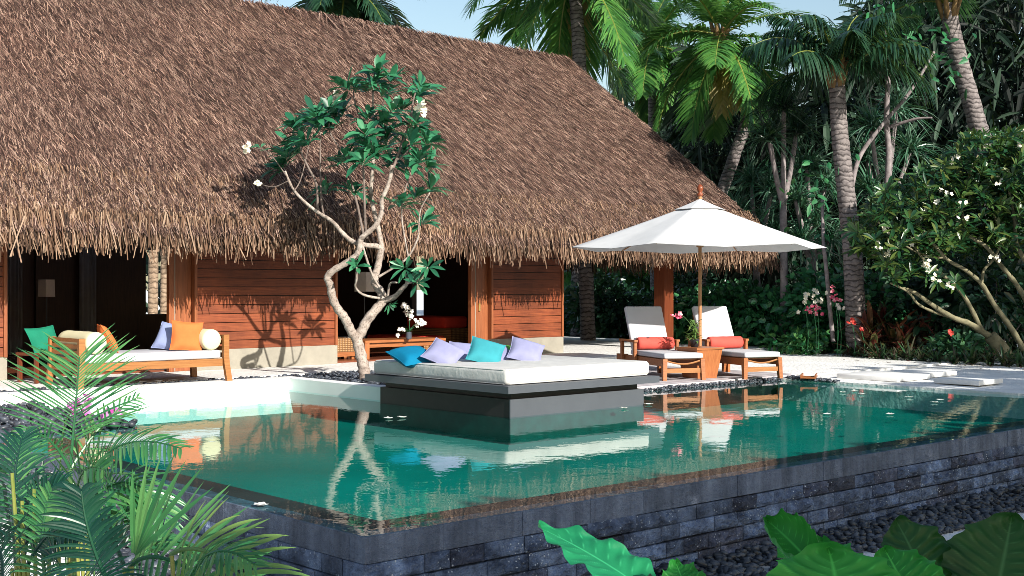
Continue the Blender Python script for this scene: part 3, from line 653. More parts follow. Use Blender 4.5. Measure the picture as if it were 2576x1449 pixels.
mb = MB(); mb.box(-.87, .87, -.33, -.3, .2, .288); mb.box(-.87, .87, .3, .33, .2, .288); mb.build('apron', 'teakred', ct)
for sx in (-1, 1):
    for sy in (-1, 1):
        mb = MB(); mb.box(sx * .9 - .05, sx * .9 + .05, sy * .34 - .05, sy * .34 + .05, 0, .289); mb.build('leg', 'teakz', ct)
sf = empty('rattan_sofa', (15.9, 20.1, FL), 0, 'woven rattan sofa end by the right doorway carrying red cushions', 'sofa')
mb = MB(); mb.box(.15, .72, -.6, 1.2, 0, .47); mb.build('backrest', 'rattan', sf)
mb = MB(); mb.box(-.75, .148, -.5, 1.2, 0.0, .2); mb.build('seat', 'rattan', sf)
mb = MB(); mb.box(-.78, .73, -.62, 1.22, -0.0, .06); mb.build('base_frame', 'teakred', sf)
o = rbox('seat_cushion', (.9, 1.5, .12), .04, 'redcush'); o.location = (15.58, 20.4, FL + .265); tag(o, 'flat red seat cushion on the rattan sofa', 'cushion')
o = rbox('back_cushion', (.62, 1.3, .24), .06, 'redcush'); o.location = (16.25, 20.2, FL + .595); tag(o, 'thick red cushion on top of the rattan sofa back', 'cushion')
s2 = empty('rattan_chair', (12.75, 19.2, FL), 0, 'woven rattan chair half hidden behind the frangipani trunk', 'chair')
mb = MB(); mb.box(-.3, .45, -.45, .5, .13, .38); mb.build('seat', 'rattan', s2)
mb = MB(); mb.box(-.31, .46, -.46, .51, .05, .128); mb.build('frame', 'teakred', s2)
mb = MB(); mb.box(-.3, .45, .36, .5, .381, .8); mb.build('backrest', 'rattan', s2)
for sx in (-.25, .38):
    for sy in (-.4, .42):
        mb = MB(); mb.box(sx - .03, sx + .03, sy - .03, sy + .03, 0, .049); mb.build('leg', 'teakred', s2)
o = rbox('back_cushion', (.55, .16, .42), .05, 'grey'); o.location = (12.85, 19.46, FL + .6); tag(o, 'grey cushion on the rattan chair behind the tree', 'cushion')
o = rbox('floor_cushion', (.62, .5, .13), .04, 'grey'); o.location = (13.75, 20.3, FL + .28); tag(o, 'grey cushion on the stool behind the coffee table', 'cushion')
st = empty('low_stool', (13.75, 20.3, FL), 0, 'dark low stool behind the coffee table', 'stool')
mb = MB(); mb.box(-.32, .32, -.26, .26, .13, .214); mb.build('seat', 'teakred', st)
for sx in (-.27, .27):
    for sy in (-.21, .21):
        mb = MB(); mb.box(sx - .03, sx + .03, sy - .03, sy + .03, 0, .129); mb.build('leg', 'teakred', st)

# flowers helper : five-petal blossoms
def petals(mb, C, r, nrm=None, jitter=0.5):
    C = np.asarray(C, float); n_ = len(C)
    N0 = norm(RNG.normal(0, jitter, (n_, 3)) + (np.array([-.4, -.7, .5]) if nrm is None else nrm))
    A = norm(np.cross(N0, RNG.normal(0, 1, (n_, 3)))); B = np.cross(N0, A)
    for k in range(5):
        th = 2 * PI * k / 5; Dd = norm(A * math.cos(th) + B * math.sin(th) + N0 * .35)
        mb.leaves(C, Dd, N0, r * RNG.uniform(.85, 1.15, n_), r * .42, 0.1, 3, lambda x: math.sin(PI * min(1, x * .78 + .16)))
orch = empty('orchid_vase', (*at(1028, 850, 23.2)[:2], FL + .337), 0, 'glass vase with white orchids on the coffee table', 'orchid')
mb = MB(); mb.lathe([(.05, 0), (.06, .03), (.055, .13), (.06, .14)], 14); mb.build('vase', 'vasegl', orch, True)
mb = MB()
stems = [smoothrow([(0, 0, .1), (.02, .0, .3), (-.02, 0, .5), (-.1, 0, .64)]), smoothrow([(0, 0, .1), (.08, 0, .22), (.2, 0, .3), (.34, -.02, .33)]), smoothrow([(0, 0, .1), (-.06, 0, .14), (-.16, 0, .17)])]
for s_ in stems: mb.tube(s_, .006, 5)
n = 14; a = RNG.uniform(0, 2 * PI, n); mb.leaves(np.tile([0, 0, .13], (n, 1)), np.stack([np.cos(a), np.sin(a), RNG.uniform(.4, 1.6, n)], -1), np.tile([0, 0, 1.], (n, 1)), RNG.uniform(.1, .22, n), .016, .3)
mb.build('foliage', 'hedge', orch)
mb = MB(); C = np.concatenate([stems[0][-9:], stems[1][-8:], stems[2][-2:]]); petals(mb, C + RNG.normal(0, .03, C.shape), .055); petals(mb, C + RNG.normal(0, .05, C.shape), .05); mb.build('flowers', 'petal', orch)

# ------------------------------------------------------------------ soft furnishings helpers
def cushion(name, size, thick, mat, loc, rot, label, cat='cushion', group=None, piping=True):
    """square scatter cushion with pulled-in sides and pointed corners"""
    N_ = 14; mb = MB(); V = []; F = []
    for side in (1, -1):
        for j in range(N_ + 1):
            for i in range(N_ + 1):
                u = -1 + 2 * i / N_; v = -1 + 2 * j / N_
                h = ((1 - u ** 4) * (1 - v ** 4)) ** 0.55 * (1 - .12 * (u * u + v * v))
                wr = 0.05 * math.sin(6 * u + 3 * v * side) * (1 - abs(u)) * (1 - abs(v))
                pu = u * (1 - .09 * (1 - v * v)); pv = v * (1 - .09 * (1 - u * u))
                V.append((pu * size / 2, pv * size / 2, side * (h + wr) * thick / 2))
    m_ = (N_ + 1) ** 2
    for j in range(N_):
        for i in range(N_):
            a = j * (N_ + 1) + i; F.append((a, a + 1, a + N_ + 2, a + N_ + 1)); F.append((m_ + a + N_ + 1, m_ + a + N_ + 2, m_ + a + 1, m_ + a))
    mb.add(V, F); o = mb.build(name, mat, None, True); o.location = tuple(loc); o.rotation_euler = rot
    tag(o, label, cat, group)
    if piping:
        e = []
        for k in range(4):
            for i in range(N_):
                t_ = -1 + 2 * i / N_; u, v = [(t_, -1), (1, t_), (-t_, 1), (-1, -t_)][k]
                e.append((u * (1 - .09 * (1 - v * v)) * size / 2, v * (1 - .09 * (1 - u * u)) * size / 2, 0))
        e.append(e[0]); mb = MB(); mb.tube(e, .006, 5, False); mb.build('piping', mat, o, True)
    return o
def bolster(name, L, r, mat, loc, rz, label):
    mb = MB(); e = .03; m4 = Matrix.Rotation(PI / 2, 4, 'X')
    pr = [(.002, -L / 2), (r - e, -L / 2 + .004), (r - e * .3, -L / 2 + e * .35), (r, -L / 2 + e)] + [(r * (1 + .012 * math.sin(k * 2.1)), -L / 2 + e + (L - 2 * e) * k / 9) for k in range(1, 9)] + [(r, L / 2 - e), (r - e * .3, L / 2 - e * .35), (r - e, L / 2 - .004), (.002, L / 2)]
    mb.lathe(pr, 24, m4); o = mb.build(name, mat, None, True); o.location = tuple(loc); o.rotation_euler = (0, 0, rz); return tag(o, label, 'bolster')
def look_rot(nrm, spin):
    """euler for a cushion whose face looks along nrm"""
    z = Vector(nrm).normalized(); qd = z.to_track_quat('Z', 'Y'); return (qd.to_matrix() @ Matrix.Rotation(spin, 3, 'Z')).to_euler()

# ------------------------------------------------------------------ bench by the pool
BX0, BX1, BYF, BYR = 6.72, 8.92, 15.82, 16.86
bench = empty('daybed_bench', ((BX0 + BX1) / 2, (BYF + BYR) / 2, TZ), 0, 'teak daybed bench with slatted ends on the white pool wall', 'bench')
def loc_(x, y, z): return (x - bench.location.x, y - bench.location.y, z - TZ)
hl = (BX1 - BX0) / 2; hw = (BYR - BYF) / 2
for sx in (-1, 1):
    for sy in (-1, 1):
        mb = MB(); fx = sx * (hl - .04)
        out = [(0.06, 0.0), (0.035, 0.12), (0.01, 0.25), (0, .36), (0, .66)]
        V = []; 
        for o_, z in out:
            for (a, b_) in ((-.042, -.03), (.042, -.03), (.042, .03), (-.042, .03)): V.append((fx + sx * o_ * .6 + a, sy * (hw - .03 + o_ * .5) + b_, z))
        F = [(k * 4 + j, k * 4 + (j + 1) % 4, k * 4 + 4 + (j + 1) % 4, k * 4 + 4 + j) for k in range(4) for j in range(4)] + [(3, 2, 1, 0), (16, 17, 18, 19)]
        mb.add(V, F); mb.build('leg', 'teak', bench)
for sy in (-1, 1):
    mb = MB(); mb.box(-hl + .09, hl - .09, sy * (hw - .045) - .018, sy * (hw - .045) + .018, .215, .32); mb.build('rail', 'teak', bench)
for sx in (-1, 1):
    mb = MB(); x = sx * (hl - .04)
    for z0, z1 in ((.215, .30), (.335, .40), (.43, .49), (.52, .575), (.605, .655)): mb.box(x - .014, x + .014, -hw + .065, hw - .065, z0, z1)
    mb.build('end_slats', 'teak', bench)
mb = MB()
for k in range(9): mb.box(-hl + .1 + k * .23, -hl + .2 + k * .23, -hw + .07, hw - .07, .29, .315)
mb.build('seat_slats', 'teak', bench)
o = rbox('mattress', (2 * hl - .2, 2 * hw - .1, .12), .03, 'fab_seat'); o.location = (bench.location.x, bench.location.y, TZ + .381); tag(o, 'thin white mattress on the teak daybed bench', 'mattress')
bolster('bolster', .98, .15, 'fab_cream', (BX0 + .25, 16.34, TZ + .592), 0, 'cream bolster at the left end of the teak bench, beside one orange cushion')
bolster('bolster', .98, .15, 'fab_cream', (BX1 - .25, 16.34, TZ + .592), 0, 'cream bolster at the right end of the teak bench, beside the pale blue cushion')
cushion('scatter_cushion', .45, .15, 'orange', (BX0 + .60, 16.3, TZ + .635), look_rot((.8, -.25, .5), R(0)), 'orange cushion leaning on the left cream bolster', group='cushions on the teak bench')
cushion('scatter_cushion', .43, .14, 'paleblue', (BX1 - .62, 16.42, TZ + .63), look_rot((-.75, -.5, .5), R(-8)), 'pale blue cushion tucked behind the orange one on the bench', group='cushions on the teak bench')
cushion('scatter_cushion', .44, .14, 'orange', (BX1 - .53, 16.08, TZ + .645), look_rot((-.35, -1, .35), R(-6)), 'orange cushion in front of the pale blue one on the bench', group='cushions on the teak bench')
# green cushion on a stool left of the bench
st = empty('wooden_stool', (6.9, 17.42, TZ), R(10), 'wooden stool behind the palm frond left of the bench', 'stool')
mb = MB(); mb.box(-.3, .3, -.25, .25, .38, .42); mb.build('seat', 'darkpost', st)
for sx in (-.26, .26):
    for sy in (-.21, .21):
        mb = MB(); mb.box(sx - .025, sx + .025, sy - .025, sy + .025, 0, .379); mb.build('leg', 'darkpost', st)
cushion('scatter_cushion', .44, .15, 'teal', (6.88, 17.4, TZ + .585), look_rot((.1, -1, .6), R(6)), 'deep green cushion on the stool behind the palm frond')

# ------------------------------------------------------------------ daybed standing in the pool
DX0, DX1, DY0, DY1 = 9.62, 11.93, 10.6, 13.15
db = empty('pool_daybed', ((DX0 + DX1) / 2, (DY0 + DY1) / 2, -.33), 0, 'dark granite daybed platform rising out of the pool', 'daybed')
def kb(mb, name, mat): return keep(mb.build(name, mat), db)
mb = MB(); mb.box(DX0 + .012, DX1, DY0 + .02, DY1, -.015, 0.205); kb(mb, 'base', 'reveal_shade')  # black imitates shade on the sides; same granite as the front panel
mb = MB(); mb.box(DX0, DX1, DY0, DY0 + .019, -.016, 0.206); kb(mb, 'front_panel', 'dark')
mb = MB(); mb.box(DX0 + .004, DX1 - .004, DY0 + .004, DY1, -.34, -.0165); kb(mb, 'foot', 'tileshade')
mb = MB(); mb.box(DX0 + .06, DX1 - .06, DY0 + .06, DY1 - .06, 0.207, 0.285); kb(mb, 'recess', 'reveal_shade')
mb = MB(); mb.box(DX0 - .14, DX1 + .17, DY0 - .12, DY1 + .14, 0.286, 0.372); kb(mb, 'slab', 'dark')
mx, my = (DX0 + DX1) / 2, (DY0 + DY1) / 2
o = rbox('daybed_mattress', (2.50, 2.62, .185), .05, 'fab_mat', seg=5); o.location = (mx + .03, my + .03, .467)
tag(o, 'thick off-white square mattress on the dark pool daybed', 'mattress')
for zz in (-.06, .06):
    e = []
    hx, hy = 1.25 - .012, 1.31 - .012
    c_ = [(-hx, -hy), (hx, -hy), (hx, hy), (-hx, hy), (-hx, -hy)]
    for k in range(4):
        for t_ in np.linspace(.02, .98, 8): e.append((c_[k][0] * (1 - t_) + c_[k + 1][0] * t_, c_[k][1] * (1 - t_) + c_[k + 1][1] * t_, zz + (.02 if zz > 0 else -.02)))
    e.append(e[0]); mb = MB(); mb.tube(e, .006, 5, False); mb.build('piping', 'fab_mat', o)
MT = .56
def dcush(u, v, d, size, mat, nrm, spin, label, thick=.16):
    p = at(u, v, d); cushion('scatter_cushion', size, thick, mat, p, look_rot(nrm, spin), label, group='cushions on the pool daybed')
dcush(1040, 897, 15.75, .52, 'blue', (-.12, -.3, 1.0), R(15), 'bright blue cushion lying flat at the end of the row on the daybed', .2)
dcush(1116, 890, 15.6, .44, 'lav', (-.35, -.75, 1.0), R(-38), 'lavender cushion propped on its corner over the bright blue one')
dcush(1172, 893, 16.5, .44, 'lav', (-.4, -.8, .9), R(-8), 'lavender cushion half hidden behind the turquoise one')
dcush(1222, 886, 15.9, .45, 'turq', (-.35, -.8, .95), R(-24), 'turquoise cushion in the middle of the daybed cushions')
dcush(1275, 897, 16.5, .42, 'green', (-.3, -.7, .8), R(-10), 'lime green cushion peeking out beneath the lavender ones')
dcush(1256, 897, 16.2, .40, 'lav', (-.3, -.5, .9), R(20), 'small lavender cushion squeezed between the turquoise and lime ones', .13)
dcush(1323, 884, 16.2, .45, 'lav', (-.3, -.75, 1.0), R(-26), 'lavender cushion at the free right end of the daybed row')

# ------------------------------------------------------------------ loungers
def lounger(foot, ang, label):
    e = empty('sun_lounger', (foot[0], foot[1], .075), ang, label, 'sun lounger', 'sun loungers on the deck')   # local +y runs from foot to head
    W2 = .345
    for (sx, y, tp) in ((-1, .04, 0), (1, .04, 0), (-1, 1.62, 1), (1, 1.62, 1)):
        mb = MB(); x = sx * (W2 - .03); k = sx * .012
        lean = .05 if y > 1 else -.03
        mb.prism8([(x - .03 + k, y - .03 + lean, 0), (x + .03 + k, y - .03 + lean, 0), (x + .03 + k, y + .03 + lean, 0), (x - .03 + k, y + .03 + lean, 0)],
                  [(x - .036, y - .045, .33), (x + .036, y - .045, .33), (x + .036, y + .045, .33), (x - .036, y + .045, .33)]); mb.build('leg', 'teakred', e)
    for sx in (-1, 1):
        mb = MB(); x = sx * (W2 - .028); mb.box(x - .02, x + .02, .09, 1.95, .215, .325); mb.build('side_rail', 'teakred', e)
        mb = MB(); xa = sx * (W2 + .025)
        mb.box(xa - .03, xa + .03, 1.02, 1.68, .55, .585); mb.box(xa - .022, xa + .022, 1.04, 1.11, .2, .549); mb.box(xa - .022, xa + .022, 1.58, 1.65, .0, .549)
        mb.build('armrest', 'teakred', e)
    mb = MB(); mb.box(-W2 + .06, W2 - .06, .01, .055, .115, .185); mb.build('stretcher', 'teak', e)
    mb = MB(); mb.tube([(-W2 + .065 + (2 * W2 - .13) * i / 10, .025, .30 - .05 * math.sin(PI * i / 10)) for i in range(11)], .014, 6); mb.build('curved_bar', 'teak', e)
    mb = MB()
    for k in range(11): mb.box(-W2 + .05, W2 - .05, .1 + k * .11, .17 + k * .11, .305, .33)
    mb.build('seat_slats', 'teakred', e)
    A = R(64); cy, sy = math.cos(A), math.sin(A); y0 = 1.34
    mb = MB()
    for sx in (-1, 1):
        x = sx * (W2 - .08); m4 = Matrix.Translation((x, y0, .33)) @ Matrix.Rotation(A, 4, 'X'); mb.box(-.02, .02, 0, .72, -.03, .01, m4)
    for k in range(6):
        m4 = Matrix.Translation((0, y0, .33)) @ Matrix.Rotation(A, 4, 'X'); mb.box(-W2 + .06, W2 - .06, .04 + k * .12, .11 + k * .12, .011, .025, m4)
    mb.box(-.02, .02, 1.6, 1.63, .25, .62); mb.build('backrest', 'teakred', e)
    c = rbox('seat_cushion', (.66, 1.36, .085), .03, 'fab_seat', e, (0, .68, .376))
    b = rbox('back_cushion', (.66, .80, .085), .03, 'fab_seat', e); b.matrix_local = Matrix.Translation((0, y0, .36)) @ Matrix.Rotation(A, 4, 'X') @ Matrix.Translation((0, .40, .07))
    return e
def lpos(e, p): return e.matrix_basis @ Vector(p)
f1 = (on(1668, 957, .075) + on(1774, 957, .075)) / 2; f2 = (on(1865, 953, .075) + on(1974, 953, .075)) / 2
L1 = lounger(f1, PHI - PI / 2 + R(17), 'teak sun lounger beside the pool daybed, left of the side table')
L2 = lounger(f2, PHI - PI / 2 + R(22), 'teak sun lounger nearest the garden, right of the side table')
for e, lb in ((L1, 'coral red bolster on the lounger beside the pool daybed'), (L2, 'coral red bolster on the lounger nearest the garden')):
    p = lpos(e, (.02, 1.16, .42 + .105)); bolster('bolster', .64, .1, 'red', p, e.rotation_euler.z + PI / 2, lb)
tp = on(1770, 951, .075)
tb = empty('side_table', (tp[0] + .05, tp[1] + .12, .075), PHI - PI / 2 + R(30), 'reddish wooden tapered side table between the two loungers', 'table')
mb = MB(); mb.prism8([(-.19, -.19, 0), (.19, -.19, 0), (.19, .19, 0), (-.19, .19, 0)], [(-.255, -.255, .455), (.255, -.255, .455), (.255, .255, .455), (-.255, .255, .455)]); mb.build('body', 'teakz', tb)
mb = MB(); mb.box(-.275, .275, -.275, .275, .4555, .485); mb.build('table_top', 'teakred', tb)
pv = empty('potted_plant', (tb.location.x - .1, tb.location.y + .02, .075 + .4855), 0, 'small plant with pink orchid in a black pot on the side table', 'potted plant')
mb = MB(); mb.lathe([(.055, 0), (.075, .12), (.08, .13), (.07, .13), (.065, .11)], 16); mb.build('pot', 'pot', pv, True)
mb = MB(); n = 60; a = RNG.uniform(0, 2 * PI, n); h = RNG.uniform(.1, .42, n)
for k in range(4): mb.tube(smoothrow([(0, 0, .1), (U(-.03, .03), U(-.03, .03), .25), (U(-.09, .09), U(-.06, .06), .42)]), .005, 5)
mb.leaves(np.stack([RNG.normal(0, .035, n), RNG.normal(0, .035, n), h], -1), np.stack([np.cos(a), np.sin(a), RNG.uniform(-.2, 1, n)], -1), np.tile([0, 0, 1.], (n, 1)), RNG.uniform(.08, .17, n), .018, .3, fold=.3); mb.build('foliage', 'arecayel', pv)
mb = MB(); sp = smoothrow([(0, 0, .1), (-.05, .0, .3), (-.16, .08, .48), (-.28, .14, .52)]); mb.tube(sp, .004, 5); mb.build('flower_stem', 'stem', pv)
mb = MB(); C = sp[-4:]; petals(mb, C + RNG.normal(0, .025, C.shape), .05); petals(mb, C + RNG.normal(0, .03, C.shape), .05); mb.build('flowers', 'pink', pv)

# ------------------------------------------------------------------ umbrella
ud = 20.05; up = at(1761, 724.5, ud)
um = empty('parasol', (up[0], up[1], .075), PHI - PI / 2 + R(3), 'large white canvas parasol on a wooden pole over the loungers', 'parasol')
mb = MB(); mb.lathe([(.028, .0), (.028, 2.92)], 14); mb.build('pole', 'pole', um)
mb = MB(); mb.lathe([(r_, z_ - .075) for r_, z_ in [(.012, 2.98), (.045, 2.99), (.055, 3.02), (.03, 3.045), (.03, 3.06), (.05, 3.09), (.055, 3.12), (.035, 3.165), (.004, 3.19)]], 14); mb.build('finial', 'finial', um, True)
mb = MB(); mb.lathe([(.25, 0), (.25, .05), (.08, .09), (.04, .3), (.03, .31)], 20); mb.build('stand', 'pot', um)
Rr = 2.09; zt, ze = 2.83, 2.085; nv = 6
def canopy(r0, r1, z0, z1, sag, nr, off=0.0):
    V = []; F = []; K = nv * 10
    for j in range(nr + 1):
        q_ = j / nr; 
        for i in range(K):
            th = 2 * PI * i / K; k = (i % 10) / 10; ap = math.cos(PI / nv) / math.cos((k - .5) * 2 * PI / nv)
            r = (r0 + (r1 - r0) * q_) * ap
            mid = 1 - abs(k - .5) * 2
            z = z0 + (z1 - z0) * (q_ ** .93) - sag * mid * math.sin(PI * min(1, q_ * .5 + .5)) * q_ * .5 - (0.05 * mid * q_ ** 3 if sag else 0)
            V.append((r * math.cos(th), r * math.sin(th), z + off))
    for j in range(nr):
        for i in range(K): F.append((j * K + i, j * K + (i + 1) % K, (j + 1) * K + (i + 1) % K, (j + 1) * K + i))
    return V, F
V, F = canopy(.03, Rr, zt, ze, .06, 10); mb = MB(); mb.add(V, [f[::-1] for f in F]); V2 = np.array(V) - np.array([0, 0, .004]); mb.add(V2, F)
cn = mb.build('canopy', 'fab_white', um, True)
V, F = canopy(.02, .42, zt + .035, zt - .135, 0, 4); mb = MB(); mb.add(V, [f[::-1] for f in F]); mb.add(np.array(V) - np.array([0, 0, .004]), F); mb.build('vent_cap', 'fab_white', cn, True)
for k in range(nv):
    th = 2 * PI * k / nv; c, s_ = math.cos(th), math.sin(th)
    mb = MB(); mb.tube([(.04 * c, .04 * s_, zt - .06), (Rr * .97 * c, Rr * .97 * s_, ze - .005)], .011, 6); rb = mb.build('rib', 'pole', um)
    mb = MB(); mb.tube([(.04 * c, .04 * s_, 2.12), (Rr * .5 * c, Rr * .5 * s_, (zt + ze) / 2 - .06)], .009, 6); mb.build('strut', 'pole', rb)
mb = MB(); mb.lathe([(.03, 2.08), (.06, 2.09), (.06, 2.16), (.03, 2.17)], 14); mb.build('hub', 'pole', um)

# ------------------------------------------------------------------ frangipani by the pool
def zq4(x, y): return (772.8 + .2888 * x, 547.4 + .2888 * y)
def zq3(x, y): return (644 + .3111 * x, 161 + .3111 * y)
BD = 18.15
def rosettes(mb, C, axis, nl, Lr, Wr, droop=.25, elev=(.1, 1.1), seg=4):
    for c, ax in zip(C, axis):
        n_ = int(RNG.integers(*nl)); ax = norm(ax); a0 = norm(np.cross(ax, [0.3, .5, .8])); b0 = np.cross(ax, a0)
        th = np.arange(n_) * 2.4 + RNG.uniform(0, 6); el = RNG.uniform(*elev, n_)
        Dd = norm((np.cos(th) * np.cos(el))[:, None] * a0 + (np.sin(th) * np.cos(el))[:, None] * b0 + np.sin(el)[:, None] * ax)
        mb.leaves(np.tile(c, (n_, 1)) + Dd * .015 + ax * RNG.uniform(-.06, .02, n_)[:, None], Dd, np.tile(ax, (n_, 1)), RNG.uniform(*Lr, n_), RNG.uniform(*Wr, n_), RNG.uniform(.05, droop * 2, n_), seg,
                  lambda x: max(.05, math.sin(PI * min(1, (x * .97) ** 1.35)) ** .75 if x < .99 else .12), fold=.28)
fr = empty('frangipani_tree', at(917, 948, BD), 0, 'pale barked frangipani with crooked limbs growing by the white pool wall', 'tree')
def limb(mb, pts, r0, r1, k=9, off=(0, 0), jit=.0):
    P = [at(u, v, BD + off[0] + (off[1] - off[0]) * i / (len(pts) - 1)) for i, (u, v) in enumerate(pts)]
    S_ = smoothrow(P, 5); rr = .87 * np.linspace(r0, r1, len(S_)) * (1 + .07 * np.sin(np.arange(len(S_)) * 1.7)); mb.tube(S_, rr, k)
mb = MB(); limb(mb, [(918, 955), (916, 930), (911, 908), (903, 874), (897, 850), (893, 838)], .100, .088, 12); keep(mb.build('trunk', 'frangibark', None, True), fr)
LIMBS = [
 ([(897, 852), (886, 838), (874, 813), (865, 796), (849, 776), (836, 747), (831, 718), (824, 697), (839, 680), (868, 663), (894, 645), (904, 628), (907, 605), (914, 594), (944, 568), (960, 534), (961, 503), (974, 472), (983, 441), (986, 415)], .082, .03, (0, -.4)),
 ([(897, 850), (909, 835), (923, 807), (946, 778), (963, 756), (958, 735), (944, 715), (943, 695), (949, 677), (955, 649), (960, 622)], .092, .055, (0, .15)),
 ([(960, 626), (946, 619), (923, 617), (888, 608), (862, 586), (836, 557), (800, 534), (768, 509), (737, 475), (717, 430)], .05, .018, (.15, -.3)),
 ([(960, 624), (956, 595), (947, 556), (934, 497), (936, 441), (939, 395), (940, 330), (938, 239), (937, 205)], .048, .014, (.15, .1)),
 ([(963, 757), (992, 747), (1012, 726), (1024, 712), (1022, 690)], .055, .022, (.05, -.3)),
 ([(972, 752), (934, 747), (908, 738), (894, 721), (897, 703), (897, 672)], .024, .014, (0, -.4)),
 ([(975, 750), (981, 714), (999, 711)], .022, .014, (0, -.2)),
 ([(950, 698), (992, 672), (1027, 646), (1050, 602), (1053, 578), (1058, 528), (1082, 484)], .022, .010, (.1, -.1)),
 ([(908, 605), (929, 672), (946, 709), (972, 746)], .02, .022, (-.2, 0)),
 ([(1024, 712), (1052, 706), (1066, 690), (1076, 672)], .018, .012, (-.25, -.4)),
 ([(799, 534), (796, 465), (775, 420), (759, 385), (756, 350), (752, 320)], .022, .012, (-.1, -.4)),
 ([(815, 545), (808, 500), (806, 430), (806, 344), (808, 300)], .02, .011, (-.1, .3)),
 ([(915, 592), (895, 500), (862, 390), (831, 335), (828, 295), (826, 280)], .022, .011, (-.1, .4)),
 ([(922, 600), (918, 540), (915, 440), (912, 400), (930, 370), (950, 330)], .024, .012, (-.2, -.5)),
 ([(983, 441), (996, 404), (1017, 348), (1033, 298), (1040, 250), (1050, 222)], .026, .012, (-.35, -.1)),
 ([(996, 404), (1022, 385), (1042, 345), (1050, 325)], .016, .011, (-.3, -.5)),
 ([(940, 330), (905, 295), (890, 240), (893, 225)], .018, .011, (.1, .2)),
 ([(938, 300), (960, 268), (983, 205)], .014, .010, (.1, -.3)),
 ([(936, 420), (958, 360), (978, 300), (985, 282)], .016, .010, (.1, .5)),
 ([(1010, 515), (1026, 456), (1046, 430), (1055, 410)], .014, .010, (-.1, .3)),
 ([(1027, 646), (1012, 560), (1011, 515)], .014, .012, (-.1, -.1)),
 ([(740, 480), (760, 440), (790, 300)], .012, .008, (-.3, .1)),
 ([(883, 455), (878, 440), (858, 412)], .012, .01, (.0, -.5)),
 ([(722, 445), (690, 400), (662, 376), (640, 374)], .010, .007, (-.3, -.2)),
 ([(725, 455), (690, 470), (660, 465)], .009, .007, (-.3, -.1)),
]
for pts, r0, r1, off in LIMBS:
    mb = MB(); limb(mb, pts, r0, r1, 8, off); keep(mb.build('limb', 'frangibark' if r0 > .03 or pts[0][1] > 600 else 'twigbrown', None, True), fr)
z3 = [(980, 70), (940, 140), (800, 200), (730, 190), (1090, 120), (1020, 240), (1330, 180), (1290, 270), (1100, 380), (1180, 370), (910, 440), (1050, 540), (1000, 470), (880, 570), (590, 370), (480, 420), (640, 420), (330, 490), (370, 560), (340, 700), (440, 480), (500, 510), (610, 520), (230, 800), (200, 850), (1300, 530), (1270, 500), (1350, 600), (1390, 640), (930, 700), (860, 650), (960, 740), (1050, 600), (1060, 660), (680, 800), (740, 780), (860, 800), (1220, 830), (1320, 780), (1390, 820), (1080, 820), (1200, 740), (570, 1040), (790, 1040), (1410, 1010), (1290, 1080), (1160, 1140), (1340, 1290), (900, 210), (290, 640), (250, 740), (410, 640), (540, 470), (700, 400), (1250, 640), (1330, 240)]
C = []; AX = []
for (x, y) in z3:
    u, v = zq3(x, y); C.append(at(u, v, BD + RNG.uniform(-.75, .65))); 
    AX.append(norm(np.array([0, 0, 1.0]) + (u - 925) / 260 * RT * .8 - FW * RNG.uniform(.0, .55) + RNG.normal(0, .2, 3)))
for (u, v) in [(897, 669), (1018, 674), (1076, 672), (1050, 709)]:
    C.append(at(u, v, BD - .35)); AX.append(norm(np.array([0, 0, .45]) - FW * .9 + RNG.normal(0, .15, 3)))
C.append(at(982, 768, BD - .15)); AX.append(norm(RT * .6 - FW * .4 - UPV * .3))
mb = MB(); rosettes(mb, C[-5:-1], AX[-5:-1], (9, 12), (.2, .27), (.026, .034)); rosettes(mb, C[:-5], AX[:-5], (13, 19), (.26, .38), (.038, .05)); rosettes(mb, C[-1:], AX[-1:], (8, 10), (.1, .15), (.018, .024))
rosettes(mb, [at(655, 373, BD - .2)], [np.array([-.3, -.3, .8])], (5, 6), (.12, .17), (.03, .035)); keep(mb.build('crown', 'frangi', None, True), fr)
for (u, v, r_, n_) in [(843, 247, .085, 30), (1064, 273, .085, 30), (622, 374, .06, 12), (650, 465, .05, 8), (936, 366, .03, 3)]:
    mb = MB(); petals(mb, at(u, v, BD - .3) + RNG.normal(0, r_ * .5, (n_, 3)), .042); keep(mb.build('flower_cluster', 'petalcream', None, True), fr)

